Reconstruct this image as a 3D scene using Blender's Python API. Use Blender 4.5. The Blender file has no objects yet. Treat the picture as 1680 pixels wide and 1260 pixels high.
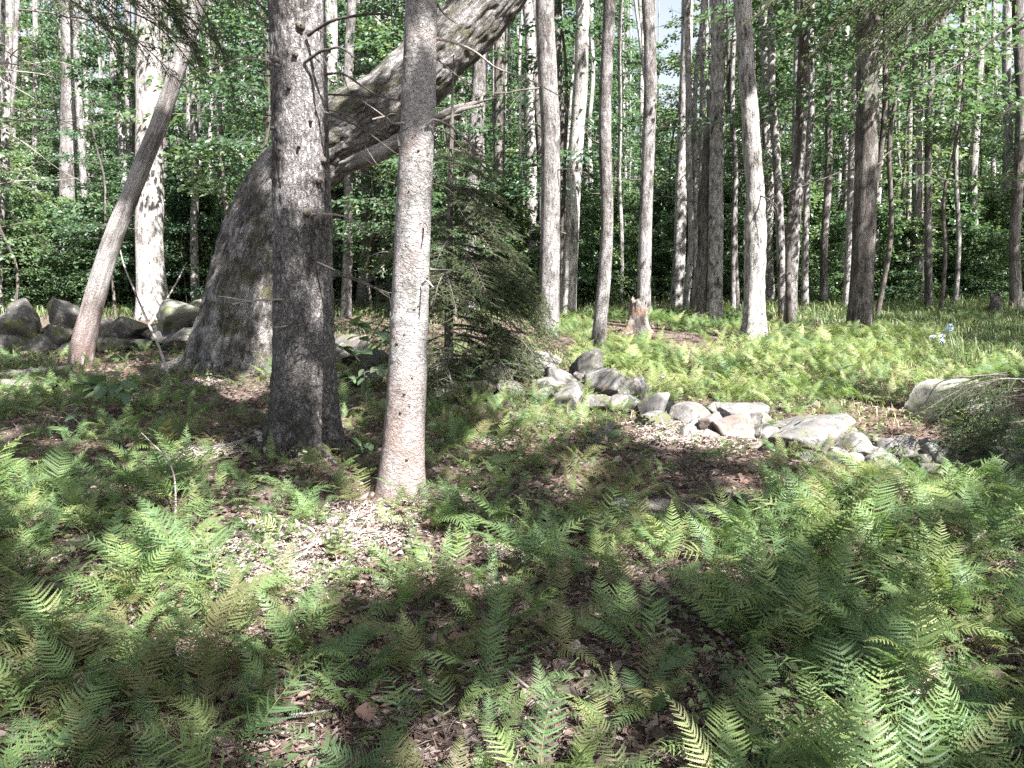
import bpy, bmesh, math, random
import numpy as np
from mathutils import Vector, Matrix, Euler

R = math.radians
sc = bpy.context.scene
col = sc.collection
rng = np.random.default_rng(11)
random.seed(11)

# ------------------------------------------------------------------ camera, sky, sun, exposure
FPX, CU, CV = 1270.0, 840.0, 630.0
PITCH = R(10.3)
CAM_Z = 1.6
cd = bpy.data.cameras.new('camera'); cam = bpy.data.objects.new('camera', cd); col.objects.link(cam)
cd.sensor_width = 36.0; cd.lens = FPX / 1680.0 * 36.0
cd.clip_start = 0.05; cd.clip_end = 2000
cam.location = (0, 0, CAM_Z); cam.rotation_euler = (R(90) - PITCH, 0, 0)
sc.camera = cam

SUN_AZ, SUN_EL = R(40), R(52)          # azimuth measured from straight behind the camera towards its right
S = np.array([math.sin(SUN_AZ) * math.cos(SUN_EL), -math.cos(SUN_AZ) * math.cos(SUN_EL), math.sin(SUN_EL)])
w = bpy.data.worlds.new('World'); sc.world = w; w.use_nodes = True
nt = w.node_tree; nt.nodes.clear()
wo = nt.nodes.new('ShaderNodeOutputWorld'); bg = nt.nodes.new('ShaderNodeBackground'); sk = nt.nodes.new('ShaderNodeTexSky')
sk.sky_type = 'NISHITA'; sk.sun_disc = False; sk.sun_elevation = SUN_EL; sk.sun_rotation = R(180 - 40)
sk.air_density = 1.0; sk.dust_density = 3.0; sk.ozone_density = 0.6
bg.inputs['Strength'].default_value = 0.055
hs = nt.nodes.new('ShaderNodeHueSaturation'); hs.inputs['Saturation'].default_value = 0.5      # hazy, whitish summer sky
nt.links.new(sk.outputs[0], hs.inputs['Color']); nt.links.new(hs.outputs[0], bg.inputs[0]); nt.links.new(bg.outputs[0], wo.inputs[0])
sl = bpy.data.lights.new('sun', 'SUN'); sl.energy = 5.0; sl.angle = R(0.53); sl.color = (1.0, 0.955, 0.89)
so = bpy.data.objects.new('sun', sl); col.objects.link(so)
so.rotation_euler = Vector(S).to_track_quat('Z', 'Y').to_euler(); so.location = (8, -10, 20)

sc.view_settings.view_transform = 'Standard'; sc.view_settings.look = 'None'
sc.view_settings.gamma = 1.0; sc.view_settings.exposure = 2.35
sc.render.engine = 'CYCLES'
cy = sc.cycles
cy.max_bounces = 7; cy.diffuse_bounces = 4; cy.glossy_bounces = 2; cy.transmission_bounces = 4; cy.transparent_max_bounces = 4
cy.use_denoising = False; cy.caustics_reflective = False; cy.caustics_refractive = False
cy.sample_clamp_indirect = 6.0

# ------------------------------------------------------------------ numeric helpers
def _hash(i, j, k):
    n = (i * np.int64(374761393) + j * np.int64(668265263) + k * np.int64(1274126177)) & np.int64(0xffffffff)
    n = ((n ^ (n >> 13)) * np.int64(1274126177)) & np.int64(0xffffffff)
    n = (n ^ (n >> 16)) & np.int64(0xffff)
    return n.astype(np.float64) / 65535.0

def vnoise(P):
    P = np.asarray(P, float)
    i = np.floor(P).astype(np.int64); f = P - i; f = f * f * (3 - 2 * f)
    out = 0
    for dx in (0, 1):
        wx = f[:, 0] if dx else 1 - f[:, 0]
        for dy in (0, 1):
            wy = f[:, 1] if dy else 1 - f[:, 1]
            for dz in (0, 1):
                wz = f[:, 2] if dz else 1 - f[:, 2]
                out = out + wx * wy * wz * _hash(i[:, 0] + dx, i[:, 1] + dy, i[:, 2] + dz)
    return out * 2 - 1

def fbm(P, oct=4, gain=0.5):
    a, s, o = 1.0, 0, 0
    P = np.asarray(P, float).copy()
    for k in range(oct):
        s = s + a * vnoise(P + 17.3 * k); o += a; a *= gain; P = P * 2.03
    return s / o

def gh(x, y):
    """height of the forest floor"""
    x = np.atleast_1d(np.asarray(x, float)); y = np.atleast_1d(np.asarray(y, float))
    P = np.stack([x, y, np.zeros_like(x)], 1)
    z = 0.07 * fbm(P * 0.45, 2) + 0.035 * fbm(P * 1.7 + 5, 3) + 0.014 * fbm(P * 7 + 9, 2)
    z = z + 0.10 * np.exp(-((x + 1.6) ** 2 + (y - 6.1) ** 2) / 0.9) + 0.12 * np.exp(-((x + 3.5) ** 2 + (y - 10.2) ** 2) / 2.0)
    z = z + 0.10 * np.exp(-((x - 1.0) ** 2 + (y - 8.9) ** 2) / 0.8)
    z = z * np.clip((np.hypot(x, y)) / 2.0, 0.3, 1)
    z = z + 0.045 * np.clip(y - 32, 0, 90) ** 1.15
    return z

cp, sp = math.cos(PITCH), math.sin(PITCH)
def ray(u, v):
    a = (u - CU) / FPX; b = (CV - v) / FPX
    return np.array([a, cp + b * sp, -sp + b * cp])
def at(u, v, Y):
    d = ray(u, v); t = Y / d[1]
    return np.array([d[0] * t, Y, CAM_Z + d[2] * t])
def gp(u, v):
    d = ray(u, v)
    z = 0.0
    for k in range(12):
        t = min((CAM_Z - z) / max(-d[2], 0.012), 90)
        z = 0.6 * z + 0.4 * float(gh(d[0] * t, d[1] * t)[0])
    return np.array([d[0] * t, d[1] * t, float(gh(d[0] * t, d[1] * t)[0])])
def pix(P):
    P = np.atleast_2d(P); x = P[:, 0]; y = P[:, 1]; z = P[:, 2] - CAM_Z
    fw = y * cp - z * sp; up = y * sp + z * cp
    fw = np.where(fw < 0.05, 0.05, fw)
    return CU + FPX * x / fw, CV - FPX * up / fw, fw

# ------------------------------------------------------------------ mesh helpers
def mk_mesh(name, V, F, mat=None, smooth=True, attrs=None, mats=None, midx=None):
    V = np.asarray(V, np.float32).reshape(-1, 3); F = np.asarray(F, np.int32)
    me = bpy.data.meshes.new(name)
    k = F.shape[1]; n = len(F)
    me.vertices.add(len(V)); me.vertices.foreach_set('co', V.ravel())
    me.loops.add(n * k); me.loops.foreach_set('vertex_index', F.ravel())
    me.polygons.add(n); me.polygons.foreach_set('loop_start', np.arange(n, dtype=np.int32) * k)
    try: me.polygons.foreach_set('loop_total', np.full(n, k, np.int32))
    except Exception: pass
    if attrs:
        for an, arr in attrs.items():
            if arr.ndim == 2:
                a = me.attributes.new(an, 'FLOAT_VECTOR', 'POINT'); a.data.foreach_set('vector', arr.astype(np.float32).ravel())
            else:
                a = me.attributes.new(an, 'FLOAT', 'POINT'); a.data.foreach_set('value', arr.astype(np.float32).ravel())
    if mats:
        for m in mats: me.materials.append(m)
        me.polygons.foreach_set('material_index', np.asarray(midx, np.int32))
    elif mat: me.materials.append(mat)
    me.update(calc_edges=True); me.validate()
    if smooth: me.polygons.foreach_set('use_smooth', np.ones(len(me.polygons), bool))
    return me

def tag(o, label=None, cat=None, group=None, kind=None):
    if label: o['label'] = label
    if cat: o['category'] = cat
    if group: o['group'] = group
    if kind: o['kind'] = kind
    return o
def thing(name, label, cat, loc=(0, 0, 0), group=None, rz=0):
    o = bpy.data.objects.new(name, None); col.objects.link(o)
    o.location = [float(c) for c in loc]; o.rotation_euler = (0, 0, rz); o.empty_display_size = 0.2
    return tag(o, label, cat, group)
def link(name, me, parent=None, loc=None, rot=None, scl=None):
    o = bpy.data.objects.new(name, me); col.objects.link(o)
    if parent is not None: o.parent = parent
    if loc is not None: o.location = [float(c) for c in loc]
    if rot is not None: o.rotation_euler = rot
    if scl is not None: o.scale = (scl, scl, scl) if np.isscalar(scl) else scl
    return o

def crspline(P, n):
    """smooth resampling of a polyline (columns are interpolated alike)"""
    P = np.asarray(P, float); K = len(P)
    d = np.r_[0, np.cumsum(np.linalg.norm(np.diff(P[:, :3], axis=0), axis=1))]
    t = np.linspace(0, d[-1], n); i = np.clip(np.searchsorted(d, t, 'right') - 1, 0, K - 2)
    f = ((t - d[i]) / (d[i + 1] - d[i]))[:, None]
    p1, p2 = P[i], P[i + 1]
    p0 = np.where((i > 0)[:, None], P[np.maximum(i - 1, 0)], 2 * p1 - p2)
    p3 = np.where((i < K - 2)[:, None], P[np.minimum(i + 2, K - 1)], 2 * p2 - p1)
    out = 0.5 * ((2 * p1) + (-p0 + p2) * f + (2 * p0 - 5 * p1 + 4 * p2 - p3) * f ** 2 + (-p0 + 3 * p1 - 3 * p2 + p3) * f ** 3)
    return out, t

def tube(path, radii, seg=8, rings=24, flare=None, disp=None, caps=True, seed=0):
    """swept tube -> V, F(quads), bark coordinates"""
    PR = np.c_[np.asarray(path, float), np.asarray(radii, float)]
    Q, s = crspline(PR, rings); C = Q[:, :3]; r = np.maximum(Q[:, 3], 0.0008)
    T = np.gradient(C, axis=0); T /= np.linalg.norm(T, axis=1)[:, None] + 1e-9
    m = np.abs(T.mean(0)); ref = np.eye(3)[np.argmin(m)]
    N = ref - (T @ ref)[:, None] * T; N /= np.linalg.norm(N, axis=1)[:, None]
    B = np.cross(T, N)
    th = np.linspace(0, 2 * np.pi, seg, endpoint=False)
    ct, st = np.cos(th), np.sin(th)
    rr = np.repeat(r[:, None], seg, 1)
    if flare:
        amp, hgt, lobes, ph = flare
        e = np.exp(-s / hgt)[:, None]
        rr = rr * (1 + amp * e * (0.55 + 0.45 * np.cos(lobes * th + ph)[None, :] + 0.3 * np.cos((lobes - 2) * th + 2 * ph)[None, :]))
    rm = float(r.mean())
    bark = np.stack([np.broadcast_to(rm * ct, rr.shape), np.broadcast_to(rm * st, rr.shape), np.broadcast_to(s[:, None], rr.shape)], 2).reshape(-1, 3)
    bark = bark + np.array([seed * 3.17, seed * 1.31, 0.0])
    if disp is not None:
        rr = rr + disp(bark, np.repeat(s, seg), np.tile(th, rings)).reshape(rr.shape)
    V = C[:, None, :] + rr[:, :, None] * (ct[None, :, None] * N[:, None, :] + st[None, :, None] * B[:, None, :])
    i = np.arange(rings - 1)[:, None] * seg; j = np.arange(seg)[None, :]; j2 = (j + 1) % seg
    F = np.stack([i + j, i + j2, i + seg + j2, i + seg + j], 2).reshape(-1, 4)
    return V.reshape(-1, 3), F, bark

def join(parts):
    """[(V,F,bark)] -> one"""
    Vs, Fs, Bs, o = [], [], [], 0
    for V, F, Bk in parts:
        Vs.append(V); Fs.append(F + o); Bs.append(Bk); o += len(V)
    return np.concatenate(Vs), np.concatenate(Fs), np.concatenate(Bs)

def leaf_quads(C, A, U, L, W, fold=0.25):
    """folded diamond leaves: C base, A axis, U up-ish, lengths and widths"""
    A = A / (np.linalg.norm(A, axis=1)[:, None] + 1e-9)
    Sd = np.cross(A, U); Sd /= np.linalg.norm(Sd, axis=1)[:, None] + 1e-9
    Nn = np.cross(Sd, A)
    L = L[:, None]; W = W[:, None]
    p0 = C; p2 = C + A * L - Nn * L * 0.12
    mid = C + A * L * 0.42
    p1 = mid + Sd * W * 0.5 + Nn * W * fold; p3 = mid - Sd * W * 0.5 + Nn * W * fold
    V = np.stack([p0, p1, p2, p3], 1).reshape(-1, 3)
    i = np.arange(len(C))[:, None] * 4
    F = np.concatenate([i + np.array([[0, 1, 2]]), i + np.array([[0, 2, 3]])], 1).reshape(-1, 3)
    return V, F

# ------------------------------------------------------------------ materials
def new_mat(name):
    m = bpy.data.materials.new(name); m.use_nodes = True
    t = m.node_tree; t.nodes.clear()
    return m, t, t.nodes, t.links
def N(nodes, typ, **kw):
    n = nodes.new(typ)
    for k, v in kw.items():
        if k in n.inputs.keys() if hasattr(n.inputs, 'keys') else False: n.inputs[k].default_value = v
        else: setattr(n, k, v)
    return n
def ramp(nodes, stops, interp='LINEAR'):
    n = nodes.new('ShaderNodeValToRGB'); cr = n.color_ramp; cr.interpolation = interp
    while len(cr.elements) < len(stops): cr.elements.new(0.5)
    for e, (p, c) in zip(cr.elements, stops):
        e.position = p; e.color = (*c, 1) if len(c) == 3 else c
    return n
def mixc(nodes, links, fac, a, b, blend='MIX'):
    n = nodes.new('ShaderNodeMix'); n.data_type = 'RGBA'; n.blend_type = blend
    for sock, v in ((n.inputs[0], fac), (n.inputs[6], a), (n.inputs[7], b)):
        if hasattr(v, 'is_output'): links.new(v, sock)
        elif isinstance(v, (int, float)): sock.default_value = v
        else: sock.default_value = (*v, 1)
    return n.outputs[2]

def leaf_mat(name, cols, trans=0.35, rough=0.5, obj_rand=0.5, spec=0.35):
    """leaves: per-leaf and per-plant colour, part of the light passes through"""
    m, t, nd, lk = new_mat(name)
    out = nd.new('ShaderNodeOutputMaterial'); g = nd.new('ShaderNodeNewGeometry'); oi = nd.new('ShaderNodeObjectInfo')
    ma = N(nd, 'ShaderNodeMath', operation='MULTIPLY_ADD'); lk.new(g.outputs['Random Per Island'], ma.inputs[0]); ma.inputs[1].default_value = 1 - obj_rand
    mb = N(nd, 'ShaderNodeMath', operation='MULTIPLY'); lk.new(oi.outputs['Random'], mb.inputs[0]); mb.inputs[1].default_value = obj_rand
    lk.new(mb.outputs[0], ma.inputs[2])
    k = len(cols) - 1
    rp = ramp(nd, [(i / k, c) for i, c in enumerate(cols)]); lk.new(ma.outputs[0], rp.inputs[0])
    p = nd.new('ShaderNodeBsdfPrincipled'); lk.new(rp.outputs[0], p.inputs['Base Color']); p.inputs['Roughness'].default_value = rough
    p.inputs['Specular IOR Level'].default_value = spec
    tr = nd.new('ShaderNodeBsdfTranslucent')
    tc = mixc(nd, lk, 1.0, rp.outputs[0], (1.2, 1.3, 0.75), 'MULTIPLY'); lk.new(tc, tr.inputs[0])
    mx = nd.new('ShaderNodeMixShader'); mx.inputs[0].default_value = trans
    lk.new(p.outputs[0], mx.inputs[1]); lk.new(tr.outputs[0], mx.inputs[2]); lk.new(mx.outputs[0], out.inputs[0])
    return m

def bark_mat(name, dark, mid, light, dot_scale=(38, 38, 22), rampw=(0.36, 0.60), patch=0.5, patch_scale=3.0, crack_scale=(45, 45, 14), crack=0.5, bump=0.6, tint=None, base_tint=None, dots=0.0, hlines=0.0, fine=160):
    m, t, nd, lk = new_mat(name)
    out = nd.new('ShaderNodeOutputMaterial'); p = nd.new('ShaderNodeBsdfPrincipled'); lk.new(p.outputs[0], out.inputs[0])
    p.inputs['Roughness'].default_value = 0.9; p.inputs['Specular IOR Level'].default_value = 0.15
    at_ = nd.new('ShaderNodeAttribute'); at_.attribute_name = 'bark'; vec = at_.outputs['Vector']
    oi = nd.new('ShaderNodeObjectInfo')
    def mapping(scale):
        mp = nd.new('ShaderNodeMapping'); mp.inputs['Scale'].default_value = scale; lk.new(vec, mp.inputs[0]); return mp.outputs[0]
    # large pale and dark patches (lichen, flaking)
    n1 = N(nd, 'ShaderNodeTexNoise'); n1.inputs['Scale'].default_value = 1.0; n1.inputs['Detail'].default_value = 8; n1.inputs['Roughness'].default_value = 0.68
    lk.new(mapping((patch_scale * 2.2, patch_scale * 2.2, patch_scale)), n1.inputs['Vector'])
    r1 = ramp(nd, [(max(0.0, 0.62 - patch * 0.4), (0, 0, 0)), (min(1, 0.70 - patch * 0.3), (1, 1, 1))]); lk.new(n1.outputs[0], r1.inputs[0])
    # streaks along the stem
    n2 = N(nd, 'ShaderNodeTexNoise'); n2.inputs['Scale'].default_value = 1.0; n2.inputs['Detail'].default_value = 10; n2.inputs['Roughness'].default_value = 0.75
    lk.new(mapping(crack_scale), n2.inputs['Vector'])
    r2 = ramp(nd, [(rampw[0], (0, 0, 0)), (rampw[1], (1, 1, 1))]); lk.new(n2.outputs[0], r2.inputs[0])
    vo = N(nd, 'ShaderNodeTexVoronoi', feature='DISTANCE_TO_EDGE'); vo.inputs['Scale'].default_value = 1.0
    nw = N(nd, 'ShaderNodeTexNoise'); nw.inputs['Scale'].default_value = 30.0; nw.inputs['Detail'].default_value = 3; lk.new(vec, nw.inputs['Vector'])
    wm = N(nd, 'ShaderNodeVectorMath', operation='MULTIPLY_ADD'); lk.new(nw.outputs['Color'], wm.inputs[0]); wm.inputs[1].default_value = (1.9, 1.9, 1.9); lk.new(mapping(tuple(c * 0.9 for c in crack_scale)), wm.inputs[2])
    lk.new(wm.outputs[0], vo.inputs['Vector'])
    r3 = ramp(nd, [(0.0, (0, 0, 0)), (0.14, (1, 1, 1))]); lk.new(vo.outputs['Distance'], r3.inputs[0])
    n4 = N(nd, 'ShaderNodeTexNoise'); n4.inputs['Scale'].default_value = fine; n4.inputs['Detail'].default_value = 4; lk.new(vec, n4.inputs['Vector'])
    r4 = ramp(nd, [(0.3, (0.45, 0.45, 0.45)), (0.7, (1.25, 1.25, 1.25))]); lk.new(n4.outputs[0], r4.inputs[0])
    c = mixc(nd, lk, r2.outputs[0], dark, mid)
    lf = N(nd, 'ShaderNodeMath', operation='MULTIPLY'); lk.new(r1.outputs[0], lf.inputs[0]); lk.new(r2.outputs[0], lf.inputs[1])
    lf2 = N(nd, 'ShaderNodeMath', operation='MULTIPLY_ADD'); lk.new(r1.outputs[0], lf2.inputs[0]); lf2.inputs[1].default_value = 0.45; 
    lf3 = N(nd, 'ShaderNodeMath', operation='MULTIPLY'); lk.new(lf.outputs[0], lf3.inputs[0]); lf3.inputs[1].default_value = 0.55
    lk.new(lf3.outputs[0], lf2.inputs[2])
    c = mixc(nd, lk, lf2.outputs[0], c, light)
    if tint is not None:
        n5 = N(nd, 'ShaderNodeTexNoise'); n5.inputs['Scale'].default_value = 5.0; n5.inputs['Detail'].default_value = 5; lk.new(vec, n5.inputs['Vector'])
        r5 = ramp(nd, [(0.5, (0, 0, 0)), (0.66, (0.8, 0.8, 0.8))]); lk.new(n5.outputs[0], r5.inputs[0])
        c = mixc(nd, lk, r5.outputs[0], c, tint)
    if dots:
        vd = N(nd, 'ShaderNodeTexVoronoi'); vd.inputs['Scale'].default_value = 1.0; lk.new(mapping(dot_scale), vd.inputs['Vector'])
        rd = ramp(nd, [(0.10, (dots, dots, dots)), (0.22, (0, 0, 0))]); lk.new(vd.outputs['Distance'], rd.inputs[0])
        c = mixc(nd, lk, rd.outputs[0], c, tuple(x * 0.35 for x in dark))
    hh = None
    if hlines:
        nh = N(nd, 'ShaderNodeTexNoise'); nh.inputs['Scale'].default_value = 1.0; nh.inputs['Detail'].default_value = 5; lk.new(mapping((14, 14, 150)), nh.inputs['Vector'])
        rh = ramp(nd, [(0.34, (hlines, hlines, hlines)), (0.47, (0, 0, 0))]); lk.new(nh.outputs[0], rh.inputs[0])
        c = mixc(nd, lk, rh.outputs[0], c, dark); hh = rh.outputs[0]
    if base_tint is not None:
        sx = nd.new('ShaderNodeSeparateXYZ'); lk.new(vec, sx.inputs[0])
        nb = N(nd, 'ShaderNodeTexNoise'); nb.inputs['Scale'].default_value = 9.0; nb.inputs['Detail'].default_value = 6; lk.new(vec, nb.inputs['Vector'])
        mb = N(nd, 'ShaderNodeMath', operation='MULTIPLY_ADD'); lk.new(nb.outputs[0], mb.inputs[0]); mb.inputs[1].default_value = -1.1; lk.new(sx.outputs[2], mb.inputs[2])
        rb = ramp(nd, [(0.0, (0.9, 0.9, 0.9)), (1.0, (0, 0, 0))])
        mr = nd.new('ShaderNodeMapRange'); lk.new(mb.outputs[0], mr.inputs[0]); mr.inputs[1].default_value = -0.55; mr.inputs[2].default_value = base_tint[1]
        lk.new(mr.outputs[0], rb.inputs[0])
        c = mixc(nd, lk, rb.outputs[0], c, base_tint[0])
    crk = mixc(nd, lk, crack, (1, 1, 1), r3.outputs[0])
    crk2 = mixc(nd, lk, 1.0, crk, (1, 1, 1), 'MULTIPLY')
    c = mixc(nd, lk, 0.75, c, crk2, 'MULTIPLY')
    c = mixc(nd, lk, 0.6, c, r4.outputs[0], 'MULTIPLY')
    # each tree a shade of its own
    mr2 = nd.new('ShaderNodeMapRange'); lk.new(oi.outputs['Random'], mr2.inputs[0]); mr2.inputs[3].default_value = 0.8; mr2.inputs[4].default_value = 1.15
    c = mixc(nd, lk, 1.0, c, mr2.outputs[0], 'MULTIPLY')
    lk.new(c, p.inputs['Base Color'])
    hsum = N(nd, 'ShaderNodeMath', operation='ADD'); lk.new(r3.outputs[0], hsum.inputs[0]); lk.new(r2.outputs[0], hsum.inputs[1])
    h2 = N(nd, 'ShaderNodeMath', operation='MULTIPLY_ADD'); lk.new(n4.outputs[0], h2.inputs[0]); h2.inputs[1].default_value = 0.8; lk.new(hsum.outputs[0], h2.inputs[2])
    bp = nd.new('ShaderNodeBump'); bp.inputs['Strength'].default_value = bump; bp.inputs['Distance'].default_value = 0.008
    lk.new(h2.outputs[0], bp.inputs['Height']); lk.new(bp.outputs[0], p.inputs['Normal'])
    return m

M = {}
M['spruce_bark'] = bark_mat('spruce_bark', (0.045, 0.04, 0.04), (0.19, 0.176, 0.172), (0.44, 0.42, 0.435), patch=0.60, patch_scale=1.7, crack_scale=(40, 40, 17), crack=0.65, bump=1.0, dots=0.6, dot_scale=(60, 60, 30), rampw=(.40, .54), fine=95,
                            base_tint=((0.10, 0.09, 0.085), 1.5))
M['fir_bark'] = bark_mat('fir_bark', (0.10, 0.096, 0.094), (0.30, 0.288, 0.284), (0.52, 0.50, 0.51), patch=0.58, patch_scale=3.0, crack_scale=(34, 34, 40), crack=0.35, bump=0.7, dots=0.95, dot_scale=(46, 46, 34), hlines=0.3, rampw=(.37, .55),
                         tint=(0.40, 0.33, 0.32), base_tint=((0.33, 0.25, 0.23), 0.6), fine=220)
M['old_bark'] = bark_mat('old_bark', (0.045, 0.042, 0.04), (0.19, 0.18, 0.175), (0.44, 0.42, 0.43), patch=0.38, patch_scale=3.0, crack_scale=(36, 36, 8), crack=0.6, bump=1.0, tint=(0.12, 0.12, 0.07), dots=0.8, dot_scale=(48, 48, 24), rampw=(.40, .58))
M['grey_bark'] = bark_mat('grey_bark', (0.055, 0.05, 0.048), (0.21, 0.195, 0.19), (0.40, 0.38, 0.39), patch=0.5, patch_scale=1.8, crack_scale=(26, 26, 7), crack=0.55, bump=0.8, fine=70, rampw=(.40, .56), dots=.6, dot_scale=(22, 22, 8))
M['brown_bark'] = bark_mat('brown_bark', (0.06, 0.052, 0.048), (0.22, 0.20, 0.19), (0.38, 0.355, 0.35), patch=0.38, patch_scale=1.2, crack_scale=(34, 34, 5), crack=0.6, bump=0.9, fine=90, rampw=(.40, .58))
M['pale_bark'] = bark_mat('pale_bark', (0.05, 0.045, 0.042), (0.29, 0.27, 0.265), (0.52, 0.50, 0.50), patch=0.62, patch_scale=2.4, crack_scale=(16, 16, 5), crack=0.35, bump=0.8, fine=60, rampw=(.40, .55), dots=.8, dot_scale=(14, 14, 5))
M['mottled_bark'] = bark_mat('mottled_bark', (0.03, 0.027, 0.026), (0.16, 0.148, 0.145), (0.52, 0.50, 0.50), patch=0.60, patch_scale=4.2, crack_scale=(18, 18, 8), crack=0.4, bump=0.7, fine=60, rampw=(.42, .56), dots=.8, dot_scale=(16, 16, 8))
M['bare_wood'] = bark_mat('bare_wood', (0.09, 0.08, 0.078), (0.27, 0.25, 0.245), (0.48, 0.46, 0.46), patch=0.55, patch_scale=2.0, crack_scale=(48, 48, 2.4), crack=0.3, bump=0.8, rampw=(.38, .58), base_tint=((0.25, 0.17, 0.155), 0.8))
M['stump_wood'] = bark_mat('stump_wood', (0.10, 0.075, 0.06), (0.30, 0.255, 0.235), (0.48, 0.45, 0.44), patch=0.55, patch_scale=3.0, crack_scale=(40, 40, 4), crack=0.4, bump=0.9, rampw=(.40, .58), tint=(0.30, 0.18, 0.11))
M['grey_wood'] = bark_mat('grey_wood', (0.09, 0.08, 0.075), (0.24, 0.22, 0.21), (0.42, 0.40, 0.39), patch=0.5, patch_scale=1.5, crack_scale=(60, 60, 3), crack=0.3, bump=0.9)
M['white_wood'] = bark_mat('white_wood', (0.06, 0.055, 0.053), (0.32, 0.305, 0.30), (0.50, 0.485, 0.48), patch=0.55, patch_scale=3.0, crack_scale=(26, 26, 5), crack=0.35, bump=0.9, dots=0.95, dot_scale=(20, 20, 9), rampw=(.41, .56))
M['twig_bark'] = bark_mat('twig_bark', (0.07, 0.06, 0.055), (0.13, 0.115, 0.105), (0.24, 0.22, 0.21), patch=0.3, patch_scale=6, crack_scale=(60, 60, 30), crack=0.3, bump=0.4)
M['pale_twig'] = bark_mat('pale_twig', (0.20, 0.17, 0.15), (0.36, 0.32, 0.30), (0.50, 0.46, 0.44), patch=0.5, patch_scale=6, crack_scale=(60, 60, 20), crack=0.3, bump=0.4)

M['fern'] = leaf_mat('fern_green', [(0.075, 0.135, 0.066), (0.115, 0.193, 0.084), (0.16, 0.24, 0.092), (0.26, 0.31, 0.13)], trans=0.42, rough=0.45, obj_rand=0.85)
M['fern_olive'] = leaf_mat('fern_olive', [(0.10, 0.105, 0.05), (0.13, 0.145, 0.062), (0.17, 0.155, 0.08)], trans=0.3, rough=0.55, obj_rand=0.8)
M['fern_yellow'] = leaf_mat('fern_yellow', [(0.15, 0.22, 0.07), (0.23, 0.285, 0.115), (0.34, 0.355, 0.20)], trans=0.4, rough=0.5, obj_rand=0.8)  # raised pale tone brightens the ferns of the sunlit clearing
M['leaf'] = leaf_mat('maple_leaf', [(0.068, 0.125, 0.080), (0.098, 0.162, 0.098), (0.13, 0.195, 0.108), (0.20, 0.24, 0.12)], trans=0.42, rough=0.33, obj_rand=0.55, spec=0.6)
M['leaf_deep'] = leaf_mat('beech_leaf', [(0.064, 0.118, 0.080), (0.09, 0.153, 0.096), (0.125, 0.188, 0.112)], trans=0.40, rough=0.33, obj_rand=0.5, spec=0.6)
M['leaf_shade_canopy'] = leaf_mat('shade_canopy_leaf', [(0.05, 0.10, 0.035), (0.08, 0.14, 0.04)], trans=0.3, rough=0.5)
M['needle'] = leaf_mat('needle_dark', [(0.050, 0.075, 0.034), (0.072, 0.10, 0.044), (0.10, 0.128, 0.052)], trans=0.2, rough=0.5, obj_rand=0.5)
M['needle_green'] = leaf_mat('needle_green', [(0.03, 0.075, 0.035), (0.045, 0.095, 0.04)], trans=0.2, rough=0.5, obj_rand=0.5)
M['herb'] = leaf_mat('herb_leaf', [(0.07, 0.105, 0.05), (0.11, 0.15, 0.07), (0.17, 0.20, 0.10)], trans=0.35, rough=0.45, obj_rand=0.0)
M['grass'] = leaf_mat('grass_blade', [(0.07, 0.115, 0.05), (0.10, 0.155, 0.065), (0.15, 0.19, 0.09), (0.26, 0.26, 0.16)], trans=0.35, rough=0.45, obj_rand=0.0)
M['sunlit_grass'] = leaf_mat('sunlit_grass_blade', [(0.16, 0.20, 0.07), (0.24, 0.27, 0.11), (0.36, 0.34, 0.21), (0.42, 0.38, 0.28)], trans=0.35, rough=0.5, obj_rand=0.0)  # paler grass colours put the brightness of the sunny strip into the blades
M['litter'] = leaf_mat('dead_leaf', [(0.05, 0.038, 0.034), (0.12, 0.085, 0.075), (0.19, 0.15, 0.14), (0.15, 0.09, 0.075), (0.30, 0.255, 0.245), (0.07, 0.058, 0.054)], trans=0.12, rough=0.6, obj_rand=0.0)
M['stem'] = leaf_mat('fern_stem', [(0.12, 0.14, 0.05), (0.15, 0.16, 0.07)], trans=0.1)

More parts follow.
